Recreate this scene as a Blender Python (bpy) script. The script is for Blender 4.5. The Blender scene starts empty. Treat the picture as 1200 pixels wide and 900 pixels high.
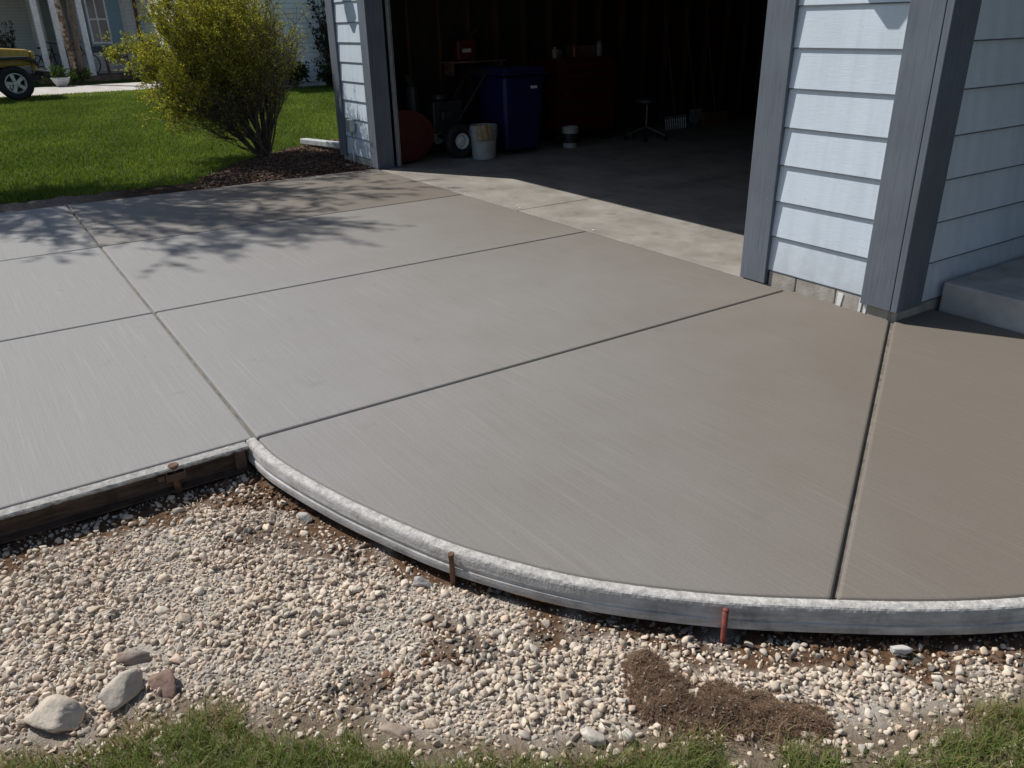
import bpy, bmesh, math, random
import numpy as np
from mathutils import Vector, Matrix, noise as mnoise

random.seed(7)
RNG = np.random.default_rng(11)
scene = bpy.context.scene
COL = scene.collection
PI = math.pi

# ------------------------------------------------------------------ helpers
class MB:
    """collects shapes for one mesh"""
    def __init__(self):
        self.v = []; self.f = []; self.m = []; self.c = []; self.cur = 0; self.tint = None
    def add(self, vs, fs, mi=None):
        o = len(self.v)
        self.v.extend([tuple(p) for p in vs])
        self.f.extend([tuple(i + o for i in f) for f in fs])
        self.m.extend([self.cur if mi is None else mi] * len(fs))
        t = self.tint if self.tint else (1, 1, 1)
        self.c.extend([t] * len(vs))
    def box(self, x0, x1, y0, y1, z0, z1):
        vs = [(x, y, z) for z in (z0, z1) for y in (y0, y1) for x in (x0, x1)]
        self.add(vs, [(0, 2, 3, 1), (4, 5, 7, 6), (0, 1, 5, 4), (2, 6, 7, 3), (0, 4, 6, 2), (1, 3, 7, 5)])
    def obox(self, M, sx, sy, sz):
        vs = [M @ Vector((x * sx / 2, y * sy / 2, z * sz / 2)) for z in (-1, 1) for y in (-1, 1) for x in (-1, 1)]
        self.add(vs, [(0, 2, 3, 1), (4, 5, 7, 6), (0, 1, 5, 4), (2, 6, 7, 3), (0, 4, 6, 2), (1, 3, 7, 5)])
    def tube(self, pts, rs, n=8, cap=True):
        pts = [Vector(p) for p in pts]
        if not hasattr(rs, '__len__'): rs = [rs] * len(pts)
        vs = []; fs = []
        ref = None
        for i, p in enumerate(pts):
            if i == 0: d = pts[1] - p
            elif i == len(pts) - 1: d = p - pts[i - 1]
            else: d = pts[i + 1] - pts[i - 1]
            d = d.normalized() if d.length > 1e-9 else Vector((0, 0, 1))
            if ref is None:
                ref = Vector((0, 0, 1)) if abs(d.z) < .9 else Vector((1, 0, 0))
            a = d.cross(ref)
            if a.length < 1e-5: a = d.cross(Vector((0, 1, .3)))
            a.normalize(); b = d.cross(a)
            ref = b.cross(d) if False else ref
            for k in range(n):
                t = 2 * PI * k / n
                vs.append(p + a * (math.cos(t) * rs[i]) + b * (math.sin(t) * rs[i]))
        for i in range(len(pts) - 1):
            for k in range(n):
                fs.append((i * n + k, i * n + (k + 1) % n, (i + 1) * n + (k + 1) % n, (i + 1) * n + k))
        if cap:
            fs.append(tuple(range(n))[::-1]); fs.append(tuple((len(pts) - 1) * n + k for k in range(n)))
        self.add(vs, fs)
    def lathe(self, prof, c=(0, 0, 0), n=24, axis='z', closed=False):
        c = Vector(c); vs = []; fs = []
        for r, h in prof:
            for k in range(n):
                t = 2 * PI * k / n
                a, b = r * math.cos(t), r * math.sin(t)
                vs.append(c + (Vector((a, b, h)) if axis == 'z' else Vector((h, a, b)) if axis == 'x' else Vector((b, h, a))))
        for i in range(len(prof) - 1):
            for k in range(n):
                fs.append((i * n + k, i * n + (k + 1) % n, (i + 1) * n + (k + 1) % n, (i + 1) * n + k))
        if closed:
            i = len(prof) - 1
            for k in range(n):
                fs.append((i * n + k, i * n + (k + 1) % n, (k + 1) % n, k))
        else:
            if prof[0][0] > 1e-4: fs.append(tuple(range(n))[::-1])
            if prof[-1][0] > 1e-4: fs.append(tuple((len(prof) - 1) * n + k for k in range(n)))
        self.add(vs, fs)
    def prism(self, poly, z0, z1):
        n = len(poly)
        vs = [(x, y, z0) for x, y in poly] + [(x, y, z1) for x, y in poly]
        fs = [tuple(range(n))[::-1], tuple(range(n, 2 * n))] + [(i, (i + 1) % n, n + (i + 1) % n, n + i) for i in range(n)]
        self.add(vs, fs)
    def prism_x(self, poly, x0, x1):       # polygon in (y,z), extruded along x
        n = len(poly)
        vs = [(x0, y, z) for y, z in poly] + [(x1, y, z) for y, z in poly]
        fs = [tuple(range(n))[::-1], tuple(range(n, 2 * n))] + [(i, (i + 1) % n, n + (i + 1) % n, n + i) for i in range(n)]
        self.add(vs, fs)
    def prism_y(self, poly, y0, y1):       # polygon in (x,z), extruded along y
        n = len(poly)
        vs = [(x, y0, z) for x, z in poly] + [(x, y1, z) for x, z in poly]
        fs = [tuple(range(n)), tuple(range(n, 2 * n))[::-1]] + [(i, n + i, n + (i + 1) % n, (i + 1) % n) for i in range(n)]
        self.add(vs, fs)
    def build(self, name, mats, parent=None, smooth=False, bevel=0, seg=2, tint=False, angle=30, sub=0):
        me = bpy.data.meshes.new(name)
        me.from_pydata(self.v, [], self.f)
        if not isinstance(mats, (list, tuple)): mats = [mats]
        for m in mats: me.materials.append(m)
        if len(mats) > 1: me.polygons.foreach_set('material_index', self.m)
        bm = bmesh.new(); bm.from_mesh(me)
        bmesh.ops.recalc_face_normals(bm, faces=bm.faces); bm.to_mesh(me); bm.free()
        if tint:
            a = me.color_attributes.new('tint', 'FLOAT_COLOR', 'POINT')
            a.data.foreach_set('color', np.hstack([np.array(self.c, 'f4'), np.ones((len(self.c), 1), 'f4')]).ravel())
        if smooth: me.polygons.foreach_set('use_smooth', [True] * len(me.polygons))
        o = bpy.data.objects.new(name, me); COL.objects.link(o)
        if bevel:
            md = o.modifiers.new('bevel', 'BEVEL'); md.width = bevel; md.segments = seg
            md.limit_method = 'ANGLE'; md.angle_limit = math.radians(angle)
        if sub:
            md = o.modifiers.new('sub', 'SUBSURF'); md.levels = sub; md.render_levels = sub
        if parent is not None: attach(o, parent)
        return o

def attach(o, p):
    o.parent = p
    if p.type == 'EMPTY': o.matrix_parent_inverse = Matrix.Translation(-p.location)
    return o

def fast_mesh(name, V, F, mats, tint=None, smooth=False, parent=None, mi=None):
    """V (n,3), F (m,k) constant k"""
    V = np.asarray(V, 'f4').reshape(-1, 3); F = np.asarray(F, 'i4')
    me = bpy.data.meshes.new(name); k = F.shape[1]
    me.vertices.add(len(V)); me.vertices.foreach_set('co', V.ravel())
    me.loops.add(F.size); me.loops.foreach_set('vertex_index', F.ravel())
    me.polygons.add(len(F)); me.polygons.foreach_set('loop_start', np.arange(0, F.size, k, dtype='i4'))
    if smooth: me.polygons.foreach_set('use_smooth', np.ones(len(F), bool))
    if not isinstance(mats, (list, tuple)): mats = [mats]
    for m in mats: me.materials.append(m)
    if mi is not None: me.polygons.foreach_set('material_index', np.asarray(mi, 'i4'))
    me.update(calc_edges=True)
    if tint is not None:
        a = me.color_attributes.new('tint', 'FLOAT_COLOR', 'POINT')
        t = np.ones((len(V), 4), 'f4'); t[:, :3] = tint
        a.data.foreach_set('color', t.ravel())
    o = bpy.data.objects.new(name, me); COL.objects.link(o)
    if parent is not None: attach(o, parent)
    return o

def tag(o, label=None, cat=None, group=None, kind=None):
    if label: o['label'] = label
    if cat: o['category'] = cat
    if group: o['group'] = group
    if kind: o['kind'] = kind
    return o

def thing(name, label, cat, loc=(0, 0, 0), group=None):
    o = bpy.data.objects.new(name, None); COL.objects.link(o)
    o.location = loc; o.empty_display_size = .1
    return tag(o, label, cat, group)

def copy_tree(o, parent=None):
    c = o.copy(); COL.objects.link(c)
    if parent is not None: c.parent = parent
    for ch in list(o.children): copy_tree(ch, c)
    return c

def catmull(P, n):
    P = [np.array(p, float) for p in P]
    P = [2 * P[0] - P[1]] + P + [2 * P[-1] - P[-2]]
    out = []
    for i in range(1, len(P) - 2):
        for k in range(n):
            t = k / n
            out.append(.5 * (2 * P[i] + (P[i + 1] - P[i - 1]) * t + (2 * P[i - 1] - 5 * P[i] + 4 * P[i + 1] - P[i + 2]) * t * t + (3 * P[i] - P[i - 1] - 3 * P[i + 1] + P[i + 2]) * t ** 3))
    out.append(P[-2])
    return np.array(out)

def dist_poly(XY, L):
    """distance from points (n,2) to polyline (m,2)"""
    XY = np.asarray(XY, float); best = np.full(len(XY), 1e9)
    for a, b in zip(L[:-1], L[1:]):
        d = b - a; t = np.clip(((XY - a) @ d) / (d @ d), 0, 1)
        q = a + t[:, None] * d
        best = np.minimum(best, np.hypot(*(XY - q).T))
    return best

def side_poly(XY, L):
    """signed: positive when to the right of the polyline direction (nearest segment)"""
    XY = np.asarray(XY, float); best = np.full(len(XY), 1e9); s = np.zeros(len(XY))
    for a, b in zip(L[:-1], L[1:]):
        d = b - a; t = np.clip(((XY - a) @ d) / (d @ d), 0, 1)
        q = a + t[:, None] * d; e = np.hypot(*(XY - q).T)
        cr = d[0] * (XY[:, 1] - a[1]) - d[1] * (XY[:, 0] - a[0])
        k = e < best - 1e-9
        best[k] = e[k]; s[k] = np.where(cr[k] < 0, 1., -1.)
    return best * s

def vnoise(X, Y, seed=0):
    """cheap smooth value noise for arrays, range 0..1"""
    X = np.asarray(X, float); Y = np.asarray(Y, float)
    xi = np.floor(X).astype(np.int64); yi = np.floor(Y).astype(np.int64); fx = X - xi; fy = Y - yi
    fx = fx * fx * (3 - 2 * fx); fy = fy * fy * (3 - 2 * fy)
    def h(a, b):
        n = (a * 374761393 + b * 668265263 + seed * 1442695041) & 0xffffffff
        n = ((n ^ (n >> 13)) * 1274126177) & 0xffffffff
        return ((n ^ (n >> 16)) & 0xffff) / 65535.
    return (h(xi, yi) * (1 - fx) + h(xi + 1, yi) * fx) * (1 - fy) + (h(xi, yi + 1) * (1 - fx) + h(xi + 1, yi + 1) * fx) * fy

def fbm(X, Y, seed=0, o=3):
    s = 0; a = .5; t = 0
    for k in range(o):
        s = s + a * vnoise(X * 2 ** k, Y * 2 ** k, seed + k); t += a; a *= .5
    return s / t

# ------------------------------------------------------------------ materials
class NT:
    def __init__(self, name):
        self.mat = bpy.data.materials.new(name); self.mat.use_nodes = True
        self.n = self.mat.node_tree.nodes; self.l = self.mat.node_tree.links
        self.b = self.n['Principled BSDF']; self.out = self.n['Material Output']
        self.tc = self.n.new('ShaderNodeTexCoord')
    def link(self, a, b): self.l.new(a, b)
    def mapping(self, scale=(1, 1, 1), rot=(0, 0, 0)):
        m = self.n.new('ShaderNodeMapping'); m.inputs['Scale'].default_value = scale; m.inputs['Rotation'].default_value = rot
        self.link(self.tc.outputs['Object'], m.inputs['Vector']); return m.outputs['Vector']
    def noise(self, scale, detail=4, vec=None, rough=.55):
        t = self.n.new('ShaderNodeTexNoise'); t.inputs['Scale'].default_value = scale
        t.inputs['Detail'].default_value = detail; t.inputs['Roughness'].default_value = rough
        self.link(vec if vec is not None else self.tc.outputs['Object'], t.inputs['Vector']); return t.outputs['Fac']
    def ramp(self, fac, stops):
        r = self.n.new('ShaderNodeValToRGB'); e = r.color_ramp.elements
        while len(e) < len(stops): e.new(.5)
        for k, (p, c) in enumerate(stops):
            e[k].position = p
            if not hasattr(c, '__len__'): c = (c, c, c)
            e[k].color = (*c, 1)
        self.link(fac, r.inputs['Fac']); return r.outputs['Color']
    def mix(self, fac, a, b, mode='MIX'):
        m = self.n.new('ShaderNodeMix'); m.data_type = 'RGBA'; m.blend_type = mode
        for sock, val in ((m.inputs[0], fac), (m.inputs[6], a), (m.inputs[7], b)):
            if isinstance(val, bpy.types.NodeSocket): self.link(val, sock)
            elif hasattr(val, '__len__'): sock.default_value = (*val, 1)
            else: sock.default_value = val
        return m.outputs[2]
    def math(self, op, a, b=0., c=None):
        m = self.n.new('ShaderNodeMath'); m.operation = op
        for i, val in enumerate((a, b) if c is None else (a, b, c)):
            if isinstance(val, bpy.types.NodeSocket): self.link(val, m.inputs[i])
            else: m.inputs[i].default_value = val
        return m.outputs[0]
    def attr(self, name='tint'):
        a = self.n.new('ShaderNodeAttribute'); a.attribute_name = name; return a.outputs['Color']
    def bump(self, h, strength=.3, dist=.01, prev=None):
        b = self.n.new('ShaderNodeBump'); b.inputs['Strength'].default_value = strength; b.inputs['Distance'].default_value = dist
        self.link(h, b.inputs['Height'])
        if prev is not None: self.link(prev, b.inputs['Normal'])
        return b.outputs['Normal']
    def done(self, color=None, rough=.6, normal=None, metal=0., spec=.5):
        if color is not None:
            if isinstance(color, bpy.types.NodeSocket): self.link(color, self.b.inputs['Base Color'])
            else: self.b.inputs['Base Color'].default_value = (*color, 1)
        if isinstance(rough, bpy.types.NodeSocket): self.link(rough, self.b.inputs['Roughness'])
        else: self.b.inputs['Roughness'].default_value = rough
        self.b.inputs['Metallic'].default_value = metal
        self.b.inputs['Specular IOR Level'].default_value = spec
        if normal is not None: self.link(normal, self.b.inputs['Normal'])
        return self.mat

def pm(name, c1, c2, scale=8, rough=.6, bump=.2, bscale=60, bdist=.004, stretch=(1, 1, 1), metal=0., spec=.4, contrast=(.35, .65), tint=False):
    t = NT(name); vec = t.mapping(stretch)
    col = t.ramp(t.noise(scale, 5, vec), [(contrast[0], c1), (contrast[1], c2)])
    if tint: col = t.mix(1., col, t.attr(), 'MULTIPLY')
    nb = t.bump(t.noise(bscale, 4, vec), bump, bdist) if bump else None
    return t.done(col, rough, nb, metal, spec)

def flatmat(name, c, rough=.5, metal=0., spec=.5):
    return pm(name, [x * .86 for x in c], [min(1, x * 1.12) for x in c], 14, rough, .08, 90, .001, metal=metal, spec=spec)

# driveway concrete: broom finish along X, damp where freshly poured
def mat_driveway():
    t = NT('broomed_concrete')
    sep = t.n.new('ShaderNodeSeparateXYZ'); t.link(t.tc.outputs['Object'], sep.inputs[0])
    x, y = sep.outputs[0], sep.outputs[1]
    w = t.math('MULTIPLY_ADD', y, .27, .80)
    w2 = t.math('MULTIPLY', t.math('MAXIMUM', t.math('ADD', x, 1.3), 0.), .24)
    blotch = t.noise(.8, 4); bl2 = t.noise(3.2, 6, None, .6)
    w = t.math('ADD', w, w2)
    w = t.math('ADD', w, t.math('MULTIPLY_ADD', blotch, .40, -.20))
    w = t.math('ADD', w, t.math('MULTIPLY_ADD', bl2, .24, -.12))
    at = t.n.new('ShaderNodeSeparateColor'); t.link(t.attr(), at.inputs[0])
    w = t.math('ADD', w, at.outputs[0])
    cl = t.n.new('ShaderNodeClamp'); t.link(w, cl.inputs[0])
    col = t.mix(cl.outputs[0], (.290, .283, .273), (.186, .162, .134))
    wob = t.n.new('ShaderNodeVectorMath'); wob.operation = 'MULTIPLY_ADD'      # slightly wandering broom strokes
    nz = t.n.new('ShaderNodeTexNoise'); nz.inputs['Scale'].default_value = .7; t.link(t.tc.outputs['Object'], nz.inputs['Vector'])
    t.link(nz.outputs['Color'], wob.inputs[0]); wob.inputs[1].default_value = (0, .07, 0); t.link(t.mapping((1, 1, 1), (0, 0, -.03)), wob.inputs[2])
    def st(sx, sy):
        m = t.n.new('ShaderNodeVectorMath'); m.operation = 'MULTIPLY'; t.link(wob.outputs[0], m.inputs[0]); m.inputs[1].default_value = (sx, sy, 1); return m.outputs[0]
    streak = t.noise(1, 6, st(2.2, 130), .72)
    lines = t.noise(1, 3, st(1.1, 62), .6)
    patch = t.noise(1.7, 3)
    col = t.mix(1., col, t.ramp(streak, [(.25, .91), (.5, 1.), (.75, 1.10)]), 'MULTIPLY')
    li = t.ramp(lines, [(.55, 1.), (.68, 1.17)])
    col = t.mix(t.ramp(patch, [(.35, .15), (.65, .75)]), col, t.mix(1., col, li, 'MULTIPLY'))
    fine = t.noise(520, 3); mid = t.noise(110, 4)
    col = t.mix(1., col, t.ramp(fine, [(.25, .82), (.75, 1.14)]), 'MULTIPLY')
    col = t.mix(1., col, t.ramp(mid, [(.25, .93), (.75, 1.06)]), 'MULTIPLY')
    pit = t.noise(23, 3)
    col = t.mix(t.ramp(pit, [(.715, 0.), (.75, .35)]), col, (.12, .108, .095))
    stain = t.noise(5.5, 5)
    col = t.mix(t.ramp(stain, [(.64, 0.), (.74, .22)]), col, (.15, .135, .118))
    n1 = t.bump(streak, .4, .0022); n1 = t.bump(mid, .12, .002, n1); n2 = t.bump(fine, .3, .0012, n1)
    rough = t.math('MULTIPLY_ADD', cl.outputs[0], -.1, .80)
    return t.done(col, rough, n2, 0, .3)

def mat_siding(name, c, grain=60):
    t = NT(name)
    vec = t.mapping((3, 3, grain))
    g = t.noise(4, 6, vec, .65)
    d = t.noise(2.2, 5)
    col = t.mix(1., c, t.ramp(d, [(.3, .93), (.7, 1.04)]), 'MULTIPLY')
    col = t.mix(1., col, t.ramp(g, [(.3, .95), (.7, 1.03)]), 'MULTIPLY')
    sp = t.noise(30, 2)
    col = t.mix(t.ramp(sp, [(.71, 0.), (.78, .25)]), col, (.33, .33, .32))
    sep = t.n.new('ShaderNodeSeparateXYZ'); t.link(t.tc.outputs['Object'], sep.inputs[0])
    low = t.math('ADD', sep.outputs[2], t.math('MULTIPLY_ADD', t.noise(14, 5), .5, -.25))
    k = t.n.new('ShaderNodeMapRange'); t.link(low, k.inputs[0]); k.inputs[1].default_value = .30; k.inputs[2].default_value = .02; k.inputs[3].default_value = 0; k.inputs[4].default_value = .30
    col = t.mix(k.outputs[0], col, (.30, .265, .22))
    run = t.noise(1, 5, t.mapping((16, 16, .9)))
    col = t.mix(1., col, t.ramp(run, [(.3, .93), (.6, 1.02)]), 'MULTIPLY')
    return t.done(col, .55, t.bump(g, .35, .003), 0, .35)

def mat_trim():
    t = NT('slate_blue_rough_sawn_paint')
    vec = t.mapping((55, 55, 2.2))
    g = t.noise(1.4, 7, vec, .7); d = t.noise(3, 5)
    col = t.ramp(g, [(.22, (.085, .10, .13)), (.45, (.135, .153, .185)), (.85, (.175, .193, .222))])
    col = t.mix(1., col, t.ramp(d, [(.3, .85), (.7, 1.1)]), 'MULTIPLY')
    sp = t.noise(45, 2)
    col = t.mix(t.ramp(sp, [(.73, 0.), (.78, .5)]), col, (.38, .38, .38))
    return t.done(col, .62, t.bump(g, .5, .003), 0, .3)

def mat_stone(name, spots=True):
    t = NT(name)
    col = t.attr()
    col = t.mix(1., col, t.ramp(t.noise(70, 5), [(.25, .74), (.5, 1.), (.8, 1.12)]), 'MULTIPLY')
    col = t.mix(t.ramp(t.noise(220, 3), [(.6, 0.), (.78, .35)]), col, (.20, .165, .13))
    return t.done(col, .88, t.bump(t.noise(160, 5), .5, .0025), 0, .2)

def mat_leaf(name, trans=.45):
    t = NT(name)
    col = t.attr()
    t.link(col, t.b.inputs['Base Color']); t.b.inputs['Roughness'].default_value = .55
    t.b.inputs['Specular IOR Level'].default_value = .12
    tr = t.n.new('ShaderNodeBsdfTranslucent'); t.link(t.mix(1., col, (1.25, 1.25, .75), 'MULTIPLY'), tr.inputs['Color'])
    ms = t.n.new('ShaderNodeMixShader'); ms.inputs[0].default_value = trans
    t.link(t.b.outputs[0], ms.inputs[1]); t.link(tr.outputs[0], ms.inputs[2]); t.link(ms.outputs[0], t.out.inputs['Surface'])
    return t.mat

def mat_bed():
    """crushed stone fines, dirt near the forms"""
    t = NT('gravel_fines_and_dirt')
    a = t.n.new('ShaderNodeSeparateColor'); t.link(t.attr(), a.inputs[0])
    fines = t.ramp(t.noise(120, 6, None, .7), [(.25, (.38, .33, .28)), (.5, (.54, .485, .42)), (.75, (.66, .605, .53))])
    dirt = t.ramp(t.noise(55, 6, None, .7), [(.25, (.065, .040, .024)), (.55, (.18, .105, .062)), (.8, (.30, .19, .115))])
    soil = t.ramp(t.noise(40, 6, None, .7), [(.25, (.14, .105, .075)), (.55, (.28, .22, .16)), (.8, (.40, .33, .255))])
    col = t.mix(a.outputs[0], fines, dirt); col = t.mix(a.outputs[1], col, soil)
    n1 = t.bump(t.noise(130, 6, None, .75), .9, .012); n2 = t.bump(t.noise(28, 4), .6, .02, n1)
    return t.done(col, .95, n2, 0, .1)

M = {}
M['drive'] = mat_driveway()
M['joint'] = pm('damp_joint_concrete', (.13, .115, .095), (.24, .21, .175), 20, .9, .5, 120, .004)
M['siding'] = mat_siding('pale_blue_lap_siding', (.655, .735, .815))
M['edge'] = flatmat('board_lap_shade', (.10, .115, .14), .8); M['vedge'] = flatmat('vinyl_lap_shade', (.30, .32, .35), .7)  # strip colours that paint in the shade line under each lap
M['trim'] = mat_trim()
M['block'] = pm('concrete_block', (.30, .27, .23), (.46, .43, .38), 9, .9, .7, 120, .004)
M['whitepaint'] = pm('white_paint_drip', (.72, .74, .74), (.8, .81, .8), 9, .6, .2, 60)
M['floor'] = None
M['roof'] = pm('asphalt_shingle', (.04, .038, .036), (.09, .085, .08), 30, .95, .6, 120, .006)
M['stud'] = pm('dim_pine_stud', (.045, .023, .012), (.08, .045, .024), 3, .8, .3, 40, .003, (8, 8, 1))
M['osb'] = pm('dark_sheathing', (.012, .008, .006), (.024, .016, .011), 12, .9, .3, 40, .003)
M['bed'] = mat_bed()
M['stone'] = mat_stone('limestone_gravel')
M['leaf'] = mat_leaf('shrub_leaf', .4)
M['blade'] = mat_leaf('grass_blade', .35)
M['straw'] = mat_leaf('dry_fibre', .15)
M['bark'] = pm('shrub_bark', (.06, .045, .035), (.16, .125, .10), 30, .9, .6, 90, .004, (1, 1, .3))
M['steel_rust'] = pm('rusted_form_steel', (.055, .036, .026), (.16, .10, .07), 11, .85, .5, 90, .003, contrast=(.3, .7))
M['stake'] = pm('rusty_stake', (.09, .045, .025), (.20, .11, .065), 30, .85, .5, 120, .003)
M['redstake'] = pm('red_painted_stake', (.13, .035, .025), (.25, .06, .04), 60, .6, .4, 120, .003)
M['black'] = pm('black_rubber', (.012, .012, .013), (.03, .03, .031), 20, .75, .3, 80, .002)
M['blackpaint'] = flatmat('black_plastic', (.018, .019, .022), .45)
M['chrome'] = flatmat('bright_metal', (.20, .205, .215), .4, 1.)
M['galv'] = pm('galvanised_metal', (.42, .44, .46), (.60, .62, .63), 14, .45, .1, 60, .001, metal=.7)
M['galvdull'] = flatmat('weathered_pale_downspout', (.44, .46, .46), .6)
M['whiteplastic'] = flatmat('white_plastic', (.72, .73, .72), .45)
M['whitevinyl'] = mat_siding('white_vinyl_siding', (.88, .89, .90))
M['greyvinyl'] = mat_siding('grey_vinyl_siding', (.66, .69, .71))
M['bluepaint'] = flatmat('blue_grey_paint', (.20, .33, .41), .6)
M['post'] = flatmat('white_painted_wood', (.76, .77, .79), .55)
M['brownpaint'] = flatmat('red_brown_paint', (.16, .055, .035), .55)
M['glass'] = flatmat('dark_window_glass', (.025, .035, .04), .08, 0, .8)
M['pail'] = flatmat('dull_white_pail', (.40, .40, .39), .5)
M['red'] = flatmat('red_enamel', (.07, .006, .004), .5)
M['blue'] = flatmat('blue_bin_plastic', (.006, .009, .07), .5)
M['yellow'] = flatmat('yellow_car_paint', (.52, .33, .045), .35)
M['woodbrown'] = pm('brown_wood', (.10, .055, .03), (.2, .12, .07), 6, .7, .3, 40, .003, (1, 1, 8))

# ------------------------------------------------------------------ camera, sun, sky
C = Vector((2.108, -3.681, 1.396))
rt = Vector((0.556, 0.831, -0.019)); up = Vector((-0.332, 0.243, 0.911))
rt.normalize(); up = (up - rt * up.dot(rt)).normalized(); bk = rt.cross(up)
cam = bpy.data.cameras.new('camera'); cam.sensor_width = 36; cam.lens = 936 / 1200 * 36; cam.clip_end = 2000; cam.clip_start = .05
co = bpy.data.objects.new('camera', cam); COL.objects.link(co)
co.matrix_world = Matrix(((rt.x, up.x, bk.x, C.x), (rt.y, up.y, bk.y, C.y), (rt.z, up.z, bk.z, C.z), (0, 0, 0, 1)))
scene.camera = co

EL = math.radians(49); AZ = Vector((-.870, -.494))
SUN = Vector((AZ.x * math.cos(EL), AZ.y * math.cos(EL), math.sin(EL))).normalized()
sl = bpy.data.lights.new('sun', 'SUN'); sl.energy = 5.0; sl.angle = math.radians(.53); sl.color = (1, .965, .91)
so = bpy.data.objects.new('sun', sl); COL.objects.link(so); so.rotation_euler = SUN.to_track_quat('Z', 'Y').to_euler(); so.location = (-10, -8, 14)
wd = bpy.data.worlds.new('World'); scene.world = wd; wd.use_nodes = True
nt = wd.node_tree; sky = nt.nodes.new('ShaderNodeTexSky'); sky.sky_type = 'NISHITA'; sky.sun_disc = False
sky.sun_elevation = EL; sky.sun_rotation = math.atan2(AZ.x, AZ.y); sky.dust_density = .8; sky.ozone_density = 1.4
nt.links.new(sky.outputs[0], nt.nodes['Background'].inputs[0]); nt.nodes['Background'].inputs[1].default_value = .085
scene.view_settings.view_transform = 'Standard'; scene.view_settings.look = 'None'
scene.view_settings.exposure = -.16; scene.view_settings.gamma = 1
scene.cycles.max_bounces = 6

# ------------------------------------------------------------------ ground sheets
def grid_sheet(name, x0, x1, y0, y1, step, zf, mat, cf=None):
    nx = max(2, int((x1 - x0) / step) + 1); ny = max(2, int((y1 - y0) / step) + 1)
    X, Y = np.meshgrid(np.linspace(x0, x1, nx), np.linspace(y0, y1, ny))
    Z = zf(X.ravel(), Y.ravel())
    V = np.stack([X.ravel(), Y.ravel(), Z], 1)
    i = np.arange(nx * ny).reshape(ny, nx)
    F = np.stack([i[:-1, :-1], i[:-1, 1:], i[1:, 1:], i[1:, :-1]], -1).reshape(-1, 4)
    return fast_mesh(name, V, F, mat, None if cf is None else cf(X.ravel(), Y.ravel()), True)

def mat_lawn():
    t = NT('lawn_turf')
    col = t.ramp(t.noise(60, 6, None, .7), [(.25, (.014, .03, .006)), (.55, (.035, .075, .012)), (.8, (.06, .11, .02))])
    col = t.mix(1., col, t.ramp(t.noise(.8, 4), [(.3, .8), (.7, 1.15)]), 'MULTIPLY')
    return t.done(col, .9, t.bump(t.noise(90, 4), .7, .02), 0, .15)
M['lawn'] = mat_lawn()
M['soil'] = pm('dark_damp_soil', (.022, .014, .010), (.085, .055, .038), 24, .95, .9, 70, .02)
M['drysoil'] = pm('dry_soil', (.10, .075, .055), (.24, .19, .145), 24, .95, .9, 70, .015)

tag(grid_sheet('ground', -220, 220, -220, 220, 20, lambda x, y: x * 0 - .19, M['lawn']), kind='structure')
tag(grid_sheet('lawn', -70, -6.12, -40, 50, .8, lambda x, y: x * 0 - .03 + .012 * vnoise(x * .7, y * .7), M['lawn']), kind='structure')

CURVE = np.array([(-.642, -3.032), (-.41, -3.01), (-.076, -2.926), (.217, -2.824), (.414, -2.738), (.63, -2.608), (.783, -2.489), (.984, -2.29),
                  (1.167, -2.065), (1.315, -1.866), (1.445, -1.65), (1.60, -1.32), (1.71, -.95), (1.78, -.5), (1.80, 0.), (1.80, .6)])
CV = catmull(CURVE, 8)
FORM = np.vstack([[(-.64, -9.)], [(-.64, -3.04)], CV])             # line of the slab edge, left form then curve
GRASS = np.array([(.06, -4.9), (.2, -4.4), (.368, -3.945), (.403, -3.846), (.437, -3.743), (.476, -3.60), (.51, -3.486), (.605, -3.373), (.72, -3.269), (.852, -3.157),
                  (.966, -3.043), (1.063, -2.923), (1.141, -2.79), (1.198, -2.634), (1.296, -2.517), (1.375, -2.379), (1.416, -2.311),
                  (1.471, -2.198), (1.529, -2.088), (1.565, -1.989), (1.60, -1.869), (1.80, -1.45), (1.95, -1.), (2.02, -.5), (2.05, .0), (2.05, .8)])
GRASS = np.vstack([[(-.05, -9.)], GRASS])

def bed_t(x, y):
    XY = np.stack([x, y], 1)
    df = side_poly(XY, FORM); dg = side_poly(XY, GRASS)
    return df, dg
def bed_z(x, y):
    df, dg = bed_t(x, y)
    t = np.clip(df / np.maximum(df - np.minimum(dg, 0), 1e-3), 0, 1)
    z = -.108 + .008 * t * t + np.clip(dg, 0, .4) * .06
    return z + .022 * (fbm(x * 5, y * 5, 3) - .5) + .012 * (fbm(x * 22, y * 22, 9) - .5)
def dirtmask(x, y):
    df, dg = bed_t(x, y)
    n = fbm(x * 7, y * 7, 21)
    a = np.clip((.15 + .08 * (x < -.3) * (y < -3.1) - df + (n - .5) * .45) / .07, 0, 1)
    a = np.maximum(a, .8 * np.clip((fbm(x * 3.1 + 5, y * 3.1, 33) - .66) / .08, 0, 1))
    b = np.clip((dg + .10 + (n - .5) * .2) / .08, 0, 1)
    return a, b
def bed_c(x, y):
    a, b = dirtmask(x, y)
    return np.stack([a, b, a * 0], 1)
tag(grid_sheet('gravel_bed', -.75, 3.4, -8.5, 1.3, .025, bed_z, M['bed'], bed_c), kind='structure')

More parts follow.
